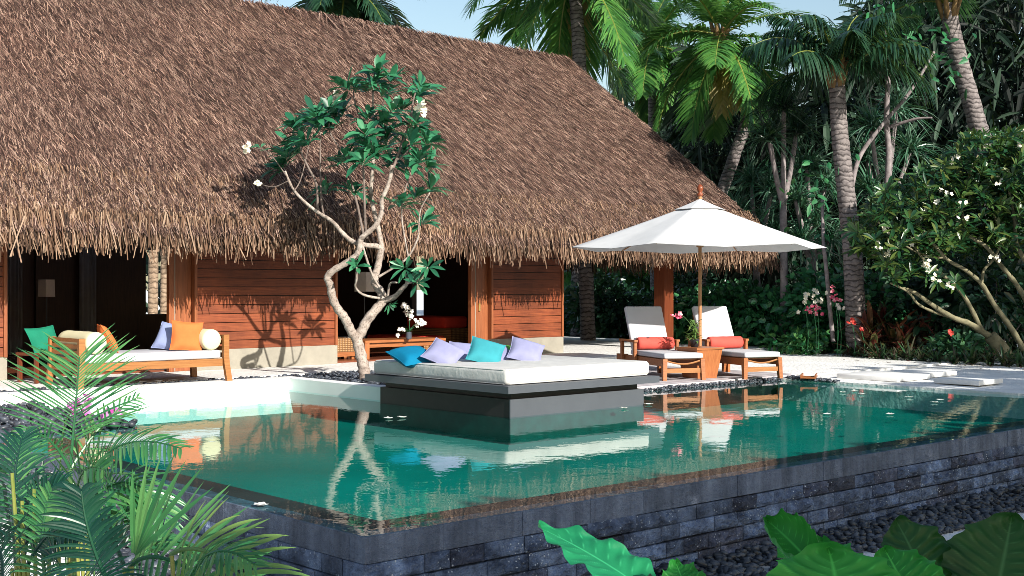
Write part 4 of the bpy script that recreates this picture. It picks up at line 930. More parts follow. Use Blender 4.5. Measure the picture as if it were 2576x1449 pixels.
# ------------------------------------------------------------------ palms
def frond(mb, mr, c, az, el0, L, bend, nl=46, ll=.8, lw=.022, droop=.35, twist=0.0, lift=.45, nseg=3, r0=.035):
    S_ = 18; t = np.linspace(0, 1, S_ + 1); el = el0 - bend * t ** 1.25
    h = np.array([math.cos(az), math.sin(az), 0]); step = L / S_
    P = [np.asarray(c, float)]
    for i in range(S_): P.append(P[-1] + step * (h * math.cos(el[i]) + UPV * math.sin(el[i])))
    P = np.array(P); T = norm(np.gradient(P, axis=0)); side = np.cross(h, UPV); side = norm(side + UPV * twist)
    mr.tube(P, np.linspace(r0, .006, S_ + 1), 5, False)
    q_ = np.linspace(.14, .985, nl)
    idx = q_ * S_; i0 = np.minimum(idx.astype(int), S_ - 1); f = (idx - i0)[:, None]
    B = P[i0] * (1 - f) + P[i0 + 1] * f; Tt = norm(T[i0] * (1 - f) + T[i0 + 1] * f); Nn = norm(np.cross(np.tile(side, (nl, 1)), Tt)); Nn *= np.where(Nn[:, 2:3] < 0, -1, 1)
    Lf = ll * np.sin(PI * np.clip(q_ * .84 + .12, 0, 1)) ** .7
    for sg in (1, -1):
        k = RNG.uniform(.8, 1.2, (nl, 1))
        Dd = norm(side * sg * .85 * k + Tt * (.45 + .45 * q_[:, None]) + Nn * lift * RNG.uniform(.2, 1, (nl, 1)) + RNG.normal(0, .06, (nl, 3)))
        mb.leaves(B, Dd, Nn, Lf * RNG.uniform(.85, 1.1, nl), lw * RNG.uniform(.8, 1.2, nl), droop * RNG.uniform(.7, 1.5, nl), nseg, lambda x: max(.06, (math.sin(PI * (x * .86 + .14)) ** .6)))
def coconut(crown, trunk, r0, r1, label, nf=20, L=3.6, mat='palm', bark='palmbark', seed=0, low=-.7, ll=.85, old=0, droop=.45, dens=50, boots=True, lw=.024, az0=0):
    tp_ = np.asarray(crown, float); P = smoothrow(trunk + [tp_], 10)
    e = empty('coconut_palm', P[0], 0, label, 'palm tree', 'coconut palms around the villa')
    mb = MB(); mb.tube(P, np.linspace(r0, r1, len(P)) * (1 + .035 * np.sin(np.arange(len(P)) * 2.3)), 12); keep(mb.build('trunk', bark, None, True), e)
    mb = MB(); mr = MB()
    for k in range(nf):
        q_ = k / (nf - 1); el = 1.35 - (1.35 - low) * q_ + RNG.uniform(-.12, .12)
        frond(mb, mr, tp_ + RNG.normal(0, .05, 3), az0 + k * 2.399 + RNG.uniform(-.2, .2), el, L * RNG.uniform(.85, 1.08), RNG.uniform(.9, 1.5) if el > 0 else RNG.uniform(.5, .9), dens, ll, lw, droop, RNG.uniform(-.3, .3))
    keep(mb.build('crown', mat), e); keep(mr.build('frond_ribs', 'stemy'), e)
    if old:
        mb = MB(); mr = MB()
        for k in range(old): frond(mb, mr, tp_ - UPV * .1, RNG.uniform(0, 6.28), -.9 - U(0, .3), L * .7, .5, 34, ll * .8, lw, .5)
        keep(mb.build('old_fronds', 'palmold'), e)
    if boots:
        mb = MB()
        for k in range(9):
            a = k * 2.4; h = np.array([math.cos(a), math.sin(a), 0]); mb.tube([tp_ - UPV * .35 + h * r1 * .6, tp_ + h * r1 * 1.25, tp_ + h * r1 * 2.1 + UPV * .45], [.075, .06, .04], 6)
        keep(mb.build('leaf_bases', 'boot', None, True), e)
    return e
def gp(u, d, z=0.0):
    p = at(u, 724.5, d); p[2] = z; return p
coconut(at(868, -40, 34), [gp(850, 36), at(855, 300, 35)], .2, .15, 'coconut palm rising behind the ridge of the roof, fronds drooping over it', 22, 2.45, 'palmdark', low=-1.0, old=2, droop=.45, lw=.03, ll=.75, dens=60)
coconut(at(1440, -95, 31.5), [gp(1480, 31.5), at(1462, 300, 31.5), at(1455, 100, 31.5)], .2, .16, 'big coconut palm beside the roof end with long hanging fronds', 20, 3.5, 'palm', low=-1.15, droop=.4, ll=.9, old=1, dens=74, lw=.03)
coconut(at(1640, 118, 40), [gp(1650, 40), at(1642, 400, 40)], .16, .12, 'slender coconut palm standing between two larger palms behind the roof', 17, 2.9, 'palm', low=-1.05, old=1, ll=.8, dens=70, lw=.032, droop=.35)
coconut(at(1812, 88, 31), [on(1735, 765, .05) * 0 + gp(1735, 32), at(1780, 600, 31.8), at(1845, 400, 31.5), at(1883, 280, 31.3), at(1868, 180, 31)], .17, .13, 'leaning coconut palm with a full crown behind the parasol', 19, 2.8, 'palm', low=-1.1, old=2, ll=.72, dens=74, lw=.028, droop=.35)
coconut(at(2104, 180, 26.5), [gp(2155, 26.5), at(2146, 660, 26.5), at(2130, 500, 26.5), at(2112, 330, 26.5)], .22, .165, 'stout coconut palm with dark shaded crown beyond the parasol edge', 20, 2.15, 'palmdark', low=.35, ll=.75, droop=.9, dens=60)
coconut(at(2388, 10, 28), [gp(2500, 28), at(2478, 420, 28), at(2455, 300, 28), at(2415, 160, 28), at(2392, 60, 28)], .22, .18, 'grey ringed coconut palm above the flowering garden frangipani', 12, 2.6, 'palm2', low=.35, ll=.8, droop=.6)
# the two lit trunks seen through the house and trunks beyond the porch
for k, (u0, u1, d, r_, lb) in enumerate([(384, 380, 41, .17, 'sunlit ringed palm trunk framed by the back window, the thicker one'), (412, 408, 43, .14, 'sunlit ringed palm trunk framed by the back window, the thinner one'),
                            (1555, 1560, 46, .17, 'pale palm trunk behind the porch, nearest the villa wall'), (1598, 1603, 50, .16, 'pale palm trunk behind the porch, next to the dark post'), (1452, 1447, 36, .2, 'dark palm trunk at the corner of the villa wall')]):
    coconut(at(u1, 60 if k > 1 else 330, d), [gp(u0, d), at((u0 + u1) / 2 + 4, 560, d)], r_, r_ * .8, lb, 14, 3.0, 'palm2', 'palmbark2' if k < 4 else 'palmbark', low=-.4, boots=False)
# pandanus trees
def strapleaves(mb, c, n_, L, w_, ax=(0, 0, 1), droop=.55):
    a = RNG.uniform(0, 2 * PI, n_); el = RNG.uniform(-.5, 1.3, n_)
    Dd = np.stack([np.cos(a) * np.cos(el), np.sin(a) * np.cos(el), np.sin(el)], -1) + np.asarray(ax) * .25
    mb.leaves(np.tile(c, (n_, 1)) + RNG.normal(0, .06, (n_, 3)), Dd, np.tile([0, 0, 1.0], (n_, 1)) + RNG.normal(0, .3, (n_, 3)), L * RNG.uniform(.6, 1.15, n_), w_, RNG.uniform(.3, 1.5, n_) * droop, 5, lambda x: max(.05, 1 - x ** 2.2), fold=.35)
def pandanus(base, heads, label, mat='pand', L=1.0, n_=130, w_=.022):
    e = empty('pandanus_tree', base, 0, label, 'tree', 'pandanus trees behind the hedge')
    mb = MB(); ml = MB(); c0 = np.mean([h for h in heads], axis=0); fork = np.asarray(base) * .35 + c0 * .65
    mb.tube(smoothrow([base, np.asarray(base) * .6 + fork * .4 + [.05, 0, 0], fork], 5), np.linspace(.1, .08, 11), 8)
    for h in heads:
        mb.tube(smoothrow([fork, (fork + h) / 2 - UPV * .1, np.asarray(h)], 5), np.linspace(.07, .05, 11), 7); strapleaves(ml, np.asarray(h), n_, L, w_)
    keep(mb.build('trunk', 'twig', None, True), e); keep(ml.build('crown', mat), e)
pandanus(gp(1968, 28), [at(1972, 270, 28), at(2005, 330, 28.6), at(1935, 350, 27.6)], 'dark pandanus with upright spiky heads against the sky gap', 'pand2', 1.1)
pandanus(gp(1900, 30), [at(1890, 450, 30), at(1940, 480, 29.5), at(1855, 540, 30), at(1915, 560, 30.5), at(1880, 610, 30), at(1950, 600, 29.3)], 'green pandanus with drooping strap leaves behind the roof corner', 'pand')
pandanus(gp(2045, 29), [at(2030, 420, 29), at(2075, 470, 29.5), at(2000, 500, 28.5), at(2050, 560, 29), at(2085, 600, 29), at(2020, 610, 28.6)], 'green pandanus close to the stout ringed palm trunk', 'pand')
pandanus(gp(2230, 30), [at(2190, 320, 30), at(2255, 270, 30.5), at(2180, 400, 31), at(2290, 380, 31), at(2190, 480, 30)], 'grey green pandanus between the two big ringed trunks', 'pand', 1.2)
pandanus(gp(1760, 36), [at(1740, 560, 36), at(1700, 490, 36), at(1790, 460, 36.5), at(1640, 620, 37)], 'pale pandanus behind the leaning palm and the porch', 'pand', 1.2)
for k, (u, v, d, lb) in enumerate([(1490, 690, 43, 'sunlit young palm behind the porch, nearest the villa wall'), (1545, 700, 45, 'sunlit young palm behind the porch, second from the villa wall'), (1610, 690, 44, 'sunlit young palm behind the porch, beside the post'), (1450, 660, 47, 'sunlit young palm behind the porch, half hidden by the wall edge'), (1690, 650, 46, 'sunlit young palm seen between post and parasol pole')]):
    coconut(at(u, v, d), [gp(u, d), at(u + 2, v + 30, d)], .1, .08, lb, 16, 2.3, 'palm', 'palmbark', low=-.6, ll=.6, dens=40, boots=False, lw=.03)
# thin grey trees and bare branches
def bare(pts, r0, r1, label, extra=()):
    P = smoothrow([at(*p) for p in pts], 6); P = np.concatenate([[gp(pts[0][0], pts[0][2])], P]) if pts[0][1] < 800 else P
    e = empty('bare_tree', P[0], 0, label, 'tree'); mb = MB(); mb.tube(P, np.linspace(r0, r1, len(P)), 8); keep(mb.build('trunk', 'twig', None, True), e)
    for ex in extra:
        mb = MB(); Q = smoothrow([at(*p) for p in ex], 6); mb.tube(Q, np.linspace(r1 * .9, r1 * .4, len(Q)), 7); keep(mb.build('branch', 'twig', None, True), e)
    C_ = []; 
    mb = MB(); n_ = 60; c = P[-1] + RNG.normal(0, .5, (n_, 3)); mb.leaves(c, RNG.normal(0, 1, (n_, 3)), RNG.normal(0, 1, (n_, 3)), .22, .05, .3, fold=.2); keep(mb.build('crown', 'hedge'), e)
bare([(2232, 470, 27.5), (2236, 380, 27.5), (2230, 300, 27.5), (2234, 180, 27.5), (2228, 60, 27.5)], .075, .05, 'thin straight grey trunk standing between the ringed palms', [[(2236, 320, 27.5), (2300, 300, 27.2), (2345, 296, 27)]])
bare([(2138, 500, 26.9), (2160, 400, 27), (2215, 320, 27), (2290, 230, 27), (2350, 130, 27)], .06, .03, 'bare grey branch slanting up from the stout palm toward the ringed one', [])

# ------------------------------------------------------------------ shrubs and garden plants
def cloud(n_, c, rx, ry, rz, shell=.45):
    v = norm(RNG.normal(0, 1, (n_, 3))) * (shell + (1 - shell) * RNG.uniform(0, 1, (n_, 1)) ** .6); return np.asarray(c) + v * np.array([rx, ry, rz]), v
def shrub(p, rx, rz, n_, ll, lw, mat, label, group, name='shrub', cat='shrub'):
    e = empty(name, (p[0], p[1], p[2]), 0, label, cat, group); mb = MB()
    for k in range(5):
        cc = np.array([p[0], p[1], p[2] + rz * .9]) + RNG.normal(0, 1, 3) * np.array([rx * .38, rx * .38, rz * .22])
        C_, v = cloud(n_ // 5, cc, rx * .75, rx * .75, rz * .72); C_[:, 2] = np.maximum(C_[:, 2], p[2] + .04)
        mb.leaves(C_, v + RNG.normal(0, .55, v.shape) + [0, 0, .1], np.array([-.1, -.6, .75]) + RNG.normal(0, .45, v.shape), ll * RNG.uniform(.6, 1.25, len(C_)), lw * RNG.uniform(.8, 1.2, len(C_)), .25, 3, lambda x: math.sin(PI * min(1, x * .82 + .12)), fold=.2)
    keep(mb.build('foliage', mat), e)
    mb = MB()
    for k in range(6): mb.tube([np.array([p[0] + U(-.1, .1), p[1] + U(-.1, .1), p[2]]), np.array([p[0] + U(-.6, .6) * rx, p[1] + U(-.6, .6) * rx, p[2] + rz * U(.8, 1.4)])], [.025, .01], 5)
    keep(mb.build('stems', 'twig'), e)
SH = [(1795, 30.5, 1.0, .82, 'glossy shrub just right of the parasol pole'), (1868, 29.5, 1.05, .95, 'glossy shrub behind the back of the garden side lounger'), (1945, 28.8, 1.1, .98, 'glossy shrub under the brown eave corner'), (2025, 28.2, 1.1, 1.0, 'glossy shrub left of the small pale flowers'), (2100, 27.6, 1.0, .98, 'glossy shrub at the foot of the stout ringed palm')]
for u, d, rx, rz, lb in SH:
    shrub(gp(u, d, .02), rx, rz, 1500, .19, .07, 'hedge', lb, 'glossy green shrubs of the hedge')
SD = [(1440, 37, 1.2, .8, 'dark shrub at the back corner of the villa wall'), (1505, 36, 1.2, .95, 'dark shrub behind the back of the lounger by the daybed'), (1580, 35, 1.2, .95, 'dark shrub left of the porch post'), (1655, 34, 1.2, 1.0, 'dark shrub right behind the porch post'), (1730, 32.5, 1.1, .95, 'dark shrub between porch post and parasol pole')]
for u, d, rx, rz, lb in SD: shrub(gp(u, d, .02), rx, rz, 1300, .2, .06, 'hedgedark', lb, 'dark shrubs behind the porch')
shrub(gp(1985, 27.2, .02), .5, .33, 420, .2, .05, 'areca', 'low bright green bush at the hedge foot beside the lounger end', None)
def spiky(p, n_, L, w_, mat, label, group, name, cat='plant', el=(.35, 1.45), droop=.5):
    mb = MB(); a = RNG.uniform(0, 2 * PI, n_); e_ = RNG.uniform(*el, n_); Dd = np.stack([np.cos(a) * np.cos(e_), np.sin(a) * np.cos(e_), np.sin(e_)], -1)
    hh = RNG.uniform(0, 1, n_) ** 2 * (L * .8 if 'ti' in name.split('_') else .03)
    mb.leaves(np.stack([np.full(n_, p[0]), np.full(n_, p[1]), p[2] + hh], -1) + RNG.normal(0, .03, (n_, 3)), Dd, np.tile([0, 0, 1.], (n_, 1)), L * RNG.uniform(.6, 1.15, n_), w_, RNG.uniform(.1, 1.2, n_) * droop, 4, lambda x: max(.05, math.sin(PI * min(1, x * .8 + .2)) ** .8), fold=.3)
    o = recentre(mb.build(name, mat)); tag(o, label, cat, group); return o
tipos = [(2155, 26.6, .85), (2185, 26.2, .95), (2215, 26.6, 1.1), (2250, 26.2, .9), (2285, 26, 1.0), (2325, 26.2, .9), (2195, 25.6, .6), (2270, 25.5, .6)]
tl_ = ['nearest the stout palm', 'second out from the stout palm', 'tallest, in the middle of the red bed', 'just left of the frangipani limbs', 'under the frangipani leaves', 'farthest under the frangipani, half hidden', 'short, in front of the tall red ones', 'short, at the front under the frangipani']
for (u, d, L), lb in zip(tipos, tl_): spiky(gp(u, d, .02), 30, L, .06, 'ti', 'red and bronze leaved ti plant ' + lb, 'red ti plants', 'ti_plant', el=(.6, 1.45), droop=.7)
bp_ = [(2125, 27.0), (2150, 26.2), (2180, 25.8), (2215, 25.2), (2250, 24.8), (2285, 24.6), (2320, 24.3), (2355, 24.1), (2400, 23.8), (2445, 23.6), (2490, 23.4), (2530, 23.2), (2570, 23.0), (2070, 27.1), (2235, 25.8), (2375, 24.9), (2470, 24.4), (2545, 24.0)]
bl = ['nearest the loungers', 'under the pale flowers', 'below the red flower', 'in front of the short ti plant', 'in front of the middle of the red bed', 'with the widest green leaves by the sand', 'at the bare patch of sand', 'left of the blue green clump', 'among the blue green clump', 'right of the blue green clump', 'in front of the frangipani foot', 'at the base of the frangipani trunk', 'at the far garden end of the sand', 'beside the low bright bush', 'behind the front row under the ti plants', 'behind the front row by the frangipani limbs', 'behind the front row left of the trunk', 'behind the frangipani trunk foot']
for k, ((u, d), lb) in enumerate(zip(bp_, bl)): spiky(gp(u, d, .03), 42, RNG.uniform(.34, .55), .022, 'spike', 'spiky border plant ' + lb, 'spiky plants edging the sand', 'border_plant')
shrub(gp(2420, 24.6, .02), .55, .33, 420, .2, .045, 'palm2', 'low blue green leafy clump under the frangipani limbs', None)
# dark understorey behind the frangipani
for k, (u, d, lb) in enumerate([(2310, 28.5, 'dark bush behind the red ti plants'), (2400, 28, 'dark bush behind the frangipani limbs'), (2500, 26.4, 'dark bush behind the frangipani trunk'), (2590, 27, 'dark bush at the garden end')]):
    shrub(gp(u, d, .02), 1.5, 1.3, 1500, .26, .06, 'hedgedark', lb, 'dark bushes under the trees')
# flowers in the bed
def flower_spray(u, v, d, mat, n_, r_, label):
    e = empty('flower_spray', gp(u + 6, d, .03), 0, label, 'flowers'); top = at(u, v, d); mb = MB()
    S_ = smoothrow([gp(u + 6, d, .03), (gp(u + 6, d, .03) + top) / 2 + RT * .04, top], 5); mb.tube(S_, .008, 5)
    n2 = 10; a = RNG.uniform(0, 6.28, n2); mb.leaves(np.tile(S_[1], (n2, 1)), np.stack([np.cos(a), np.sin(a), np.full(n2, .9)], -1), np.tile([0, 0, 1.], (n2, 1)), .32, .02, .4); keep(mb.build('stem', 'hedge'), e)
    mb = MB(); petals(mb, top + RNG.normal(0, r_, (n_, 3)), .055); keep(mb.build('flowers', mat), e)
flower_spray(2025, 762, 26.5, 'petalcream', 10, .09, 'cream flower spray left of the thin dark trunk, lowest')
flower_spray(2052, 742, 26.4, 'petalcream', 14, .12, 'cream flower spray above the pink one')
flower_spray(2046, 773, 26.2, 'pink', 12, .08, 'deep pink flower spray under the cream ones')
flower_spray(2100, 745, 26, 'pink', 10, .08, 'pink flower spray right of the thin dark trunk')
flower_spray(2108, 766, 26, 'petal', 5, .05, 'white and pink flower spray below the tall pink one')
flower_spray(2143, 810, 25.8, 'redfl', 5, .045, 'red flower spray in front of the ti plants')
flower_spray(2167, 832, 25.6, 'redfl', 3, .03, 'small red flower spray low in the bed')
flower_spray(2392, 833, 24.4, 'redfl', 2, .02, 'single orange red flower above the blue green clump')
bare([(2096, 860, 26.6), (2086, 760, 26.6), (2076, 650, 26.6), (2072, 620, 26.6), (2068, 500, 27)], .05, .035, 'thin dark trunk rising through the hedge beside the pale flowers')

# big garden frangipani at the right
GD = 24.3
gf = empty('frangipani_tree', gp(2530, GD, .02), 0, 'spreading garden frangipani with white flowers and mossy limbs', 'tree')
mb = MB(); mb.tube(smoothrow([gp(2545, GD, -.05), at(2520, 880, GD), at(2490, 845, GD)], 5), np.linspace(.16, .13, 11), 10); keep(mb.build('trunk', 'frangibark2', None, True), gf)
def gl(pts, r0, r1, off=0.0):
    r0 *= .62; r1 *= .7
    P = smoothrow([at(u, v, GD + off * i / (len(pts) - 1)) for i, (u, v) in enumerate(pts)], 6); mb = MB(); mb.tube(P, np.linspace(r0, r1, len(P)) * (1 + .08 * np.sin(np.arange(len(P)) * 1.9)), 8); keep(mb.build('limb', 'frangibark2', None, True), gf)
gl([(2492, 848), (2440, 815), (2400, 800), (2350, 770), (2300, 735), (2270, 725)], .11, .04, -.3)
gl([(2400, 800), (2350, 785), (2310, 765), (2285, 735), (2240, 712)], .05, .025, -.5)
gl([(2470, 832), (2440, 770), (2410, 725), (2370, 690), (2330, 660), (2300, 620)], .08, .03, -.2)
gl([(2576, 880), (2540, 820), (2500, 765), (2470, 715), (2430, 680), (2380, 650), (2330, 590), (2290, 545)], .1, .03, -.4)
gl([(2470, 715), (2475, 680), (2500, 650), (2520, 600), (2500, 540)], .05, .03, .2)
gl([(2600, 860), (2590, 780), (2560, 720), (2520, 670), (2480, 620), (2430, 590), (2380, 550), (2350, 500)], .1, .03, .1)
gl([(2620, 840), (2600, 700), (2560, 620), (2550, 540), (2530, 440)], .1, .03, .2)
gl([(2430, 590), (2420, 520), (2440, 440), (2460, 390)], .05, .02, .3)
gl([(2380, 650), (2320, 640), (2250, 600), (2210, 560)], .04, .02, -.4)
gl([(2330, 590), (2290, 600), (2230, 640), (2190, 640)], .035, .018, -.5)
C = []; AX = []; rs = np.random.default_rng(3)
def inside(u, v):
    # outline of the crown in the view: rising to the right
    top = np.interp(u, [2150, 2200, 2270, 2350, 2430, 2480, 2700], [560, 500, 450, 420, 350, 335, 330]); bot = np.interp(u, [2150, 2230, 2300, 2380, 2450, 2700], [600, 690, 700, 640, 620, 640])
    return top < v < bot
while len(C) < 460:
    u, v = rs.uniform(2140, 2720), rs.uniform(325, 720)
    if not inside(u, v): continue
    if rs.uniform() < .25 and v > 560: continue
    C.append(at(u, v, GD + rs.uniform(-1.2, 1.2))); AX.append(norm(np.array([0, 0, .9]) - FW * rs.uniform(.1, .9) + RT * (u - 2420) / 400 + rs.normal(0, .25, 3)))
for _ in range(150):
    u = rs.uniform(2410, 2560); v = rs.uniform(365, 640); C.append(at(u, v, GD + rs.uniform(.2, 1.5))); AX.append(norm(np.array([0, 0, .9]) - FW * rs.uniform(.1, .9) + rs.normal(0, .3, 3)))
for _ in range(190):
    u = rs.uniform(2150, 2720); v = rs.uniform(np.interp(u, [2150, 2270, 2430, 2720], [580, 470, 370, 350]), 640 if u < 2430 else 560)
    C.append(at(u, v, GD + rs.uniform(.4, 1.6))); AX.append(norm(np.array([0, 0, .9]) - FW * rs.uniform(.1, .9) + rs.normal(0, .3, 3)))
for u, v in [(2215, 640), (2240, 660), (2335, 690), (2360, 705), (2405, 712), (2250, 700)]: C.append(at(u, v, GD - .5)); AX.append(norm(-FW + UPV * .5 + rs.normal(0, .2, 3)))
mb = MB(); rosettes(mb, C, AX, (9, 14), (.2, .33), (.026, .04), .2); keep(mb.build('crown', 'frangi2', None, True), gf)
for (u, v) in [(2480, 360), (2398, 397), (2560, 368), (2515, 452), (2425, 510), (2358, 512), (2375, 480), (2424, 550), (2230, 575), (2210, 630), (2228, 640), (2335, 660), (2330, 670), (2500, 648), (2390, 722), (2360, 700), (2330, 540), (2300, 600)]:
    mb = MB(); petals(mb, at(u, v, GD - .9) + RNG.normal(0, .05, (5, 3)), .05); keep(mb.build('flower_cluster', 'petalcream', None, True), gf)

# dense dark wood behind everything
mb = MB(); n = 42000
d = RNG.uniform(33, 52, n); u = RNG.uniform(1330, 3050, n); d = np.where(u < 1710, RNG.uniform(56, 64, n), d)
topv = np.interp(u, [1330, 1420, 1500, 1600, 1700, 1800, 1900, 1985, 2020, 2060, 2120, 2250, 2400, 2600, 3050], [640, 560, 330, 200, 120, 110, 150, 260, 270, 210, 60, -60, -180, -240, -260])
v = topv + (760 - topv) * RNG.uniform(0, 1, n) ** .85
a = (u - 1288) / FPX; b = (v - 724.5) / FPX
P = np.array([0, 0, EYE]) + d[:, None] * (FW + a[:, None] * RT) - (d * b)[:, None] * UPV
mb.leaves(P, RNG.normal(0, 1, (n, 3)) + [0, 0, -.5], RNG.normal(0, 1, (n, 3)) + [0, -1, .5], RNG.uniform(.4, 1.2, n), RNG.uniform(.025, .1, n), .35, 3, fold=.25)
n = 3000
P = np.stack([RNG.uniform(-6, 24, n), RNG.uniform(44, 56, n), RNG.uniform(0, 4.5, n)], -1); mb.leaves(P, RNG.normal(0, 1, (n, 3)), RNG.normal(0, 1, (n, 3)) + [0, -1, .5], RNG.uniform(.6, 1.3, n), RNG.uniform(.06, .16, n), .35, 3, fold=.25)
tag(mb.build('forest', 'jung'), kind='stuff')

# ------------------------------------------------------------------ trees behind the photographer, whose shade falls on the front of the pool
def shade_tree(x, y, h0, h1, r_, n_, label):
    e = empty('shade_tree', (x, y, -.68), 0, label, 'tree', 'shade trees behind the photographer'); mb = MB(); mb.tube(smoothrow([(x, y, -.7), (x + .1, y, h0 * .6), (x, y + .1, (h0 + h1) / 2)], 5), np.linspace(.16, .08, 11), 8); keep(mb.build('trunk', 'twig', None, True), e)
    mb = MB(); C_, v = cloud(n_, (x, y, (h0 + h1) / 2), r_, r_ * .6, (h1 - h0) / 2, .1); mb.leaves(C_, v + RNG.normal(0, .8, v.shape), RNG.normal(0, 1, v.shape), .55, .16, .2, 3, fold=.2); keep(mb.build('crown', 'hedge'), e)
for k, (x, h0, h1, n_) in enumerate([(-1.6, 1.8, 4.3, 700), (0.4, 1.6, 3.7, 500), (3.6, 2.4, 5.0, 900), (5.6, 2.2, 5.1, 900), (7.6, 2.2, 5.0, 900), (9.6, 2.2, 5.1, 900), (11.6, 2.2, 5.0, 900), (13.8, 2.2, 5.3, 900)]): shade_tree(x, -4.2, h0, h1, 1.7, n_, 'leafy tree behind the photographer')
for k, (x, h1, n_) in enumerate([(16.4, 7.0, 700), (18.4, 8.2, 620), (20.6, 8.6, 620), (23, 11, 800), (26, 13, 900), (29, 14, 900)]): shade_tree(x, -5, 3, h1, 2.0, n_, 'leafy tree behind the photographer')

# ------------------------------------------------------------------ foreground palms at the left
def bez(p0, p1, p2, n_=20):
    t = np.linspace(0, 1, n_)[:, None]; return (1 - t) ** 2 * p0 + 2 * t * (1 - t) * p1 + t * t * p2
def areca_frond(par, P, ll, lw, nl, mat, nrm, fwd=.55, droop=.25, start=.12, rmat='stemy', spread=.9, r0=.006, lift=.15, tipf=.35):
    P = np.asarray(P); S_ = len(P) - 1; T = norm(np.gradient(P, axis=0)); mb = MB()
    q_ = np.linspace(start, .995, nl); idx = q_ * S_; i0 = np.minimum(idx.astype(int), S_ - 1); f = (idx - i0)[:, None]
    B = P[i0] * (1 - f) + P[i0 + 1] * f; Tt = norm(T[i0] * (1 - f) + T[i0 + 1] * f); N0 = norm(np.tile(nrm, (nl, 1))); Sd = norm(np.cross(Tt, N0)); N0 = np.cross(Sd, Tt)
    Lf = ll * np.maximum(tipf, np.sin(PI * np.clip(q_ * .75 + .2, 0, 1)) ** .6)
    for sg in (1, -1):
        Dd = norm(Sd * sg * spread + Tt * (fwd + .55 * q_[:, None]) + N0 * lift + RNG.normal(0, .05, (nl, 3)))
        mb.leaves(B, Dd, N0 + RNG.normal(0, .12, (nl, 3)), Lf * RNG.uniform(.88, 1.1, nl), lw * RNG.uniform(.85, 1.15, nl), droop * RNG.uniform(.4, 1.6, nl), 6, lambda x: max(.04, math.sin(PI * min(1, x * .84 + .16)) ** .65), fold=.22)
    mb.tube(P, np.linspace(r0, .002, len(P)), 6)
    o = mb.build('frond', mat); keep(o, par); return o
def vf(pts, d): return [at(u, v, d + dd) for (u, v, dd) in pts]
TOC = -FW
def fr3(par, p0, p1, p2, d, ll, lw, nl, mat, **k):
    a, b, c = vf([p0, p1, p2], d); return areca_frond(par, bez(a, b, c), ll, lw, nl, mat, k.pop('nrm', TOC + UPV * .3), **k)
def stems(par, us, d, top, mat='stemy'):
    for u0, u1, v1 in us:
        mb = MB(); b_ = at(u0, 724.5, d); b_[2] = gz(b_[0], b_[1]); mb.tube(smoothrow([b_, (b_ + at(u1, v1, d)) / 2 + RT * .03, at(u1, v1, d)], 5), np.linspace(.009, .005, 11), 6); keep(mb.build('stem', mat), par)
b0 = at(170, 724.5, 4.6); b0[2] = gz(b0[0], b0[1])
a1 = empty('areca_palm', b0, 0, 'young palm with one upright feather frond in front of the bench', 'palm', 'areca palms in the foreground')
fr3(a1, (176, 1180, 0), (192, 1010, 0), (200, 898, .1), 4.6, .33, .0036, 25, 'areca', fwd=.42, droop=.10, start=.22, nrm=TOC + UPV * .1, spread=1.0, tipf=.55)
fr3(a1, (176, 1180, 0), (110, 1050, -.1), (40, 1110, -.2), 4.6, .10, .004, 18, 'areca', droop=.4)
fr3(a1, (178, 1180, 0), (260, 1040, .1), (345, 1000, .2), 4.6, .10, .004, 14, 'areca', droop=.3)
stems(a1, [(172, 176, 1180), (160, 174, 1185), (185, 178, 1182)], 4.6, 0, 'stem')
b0 = at(200, 724.5, 3.9); b0[2] = gz(b0[0], b0[1])
a2 = empty('areca_palm', b0, 0, 'palm whose light green frond arches over the pool corner', 'palm', 'areca palms in the foreground')
fr3(a2, (215, 1260, 0), (250, 1060, 0), (455, 1128, -.2), 3.9, .135, .0058, 28, 'areca', fwd=.5, droop=.35, start=.15, nrm=UPV * .8 + TOC * .6)
fr3(a2, (200, 1290, 0), (330, 1130, .1), (420, 1310, 0), 3.9, .16, .0055, 24, 'areca', droop=.4, nrm=UPV * .8 + TOC * .5)
fr3(a2, (195, 1300, 0), (180, 1150, -.2), (260, 1180, -.3), 3.9, .15, .009, 14, 'areca', droop=.1, nrm=TOC + UPV * .4)
stems(a2, [(195, 214, 1262), (205, 200, 1290), (180, 191, 1300)], 3.9, 0)
b0 = at(330, 724.5, 3.1); b0[2] = gz(b0[0], b0[1])
a3 = empty('areca_palm', b0, 0, 'palm with a wide burst of stiff light green leaflets before the dark wall', 'palm', 'areca palms in the foreground')
fr3(a3, (300, 1500, 0), (330, 1380, .05), (410, 1360, 0), 3.1, .05, .005, 4, 'areca', start=.6, r0=.008)
def burst(par, c, d, dirs, lens, lw, mat):
    p = at(*c, d); mb = MB(); Dd = np.array([norm(RT * x - UPV * y + TOC * .25) for x, y in dirs]); n_ = len(dirs)
    mb.leaves(np.tile(p, (n_, 1)) + Dd * .01, Dd, np.tile(TOC + UPV * .4, (n_, 1)), np.array(lens) * d / FPX, lw, .04, 7, lambda x: max(.03, math.sin(PI * min(1, x * .82 + .18)) ** .75), fold=.25); keep(mb.build('frond', mat), par)
ang = np.radians([-88, -79, -70, -62, -54, -44, -35, -24, -14, -4, 6, 16, 26]); le = [230, 250, 270, 285, 265, 255, 245, 230, 225, 215, 205, 190, 175]
for k, (t_, l_) in enumerate(zip(ang, le)): pass
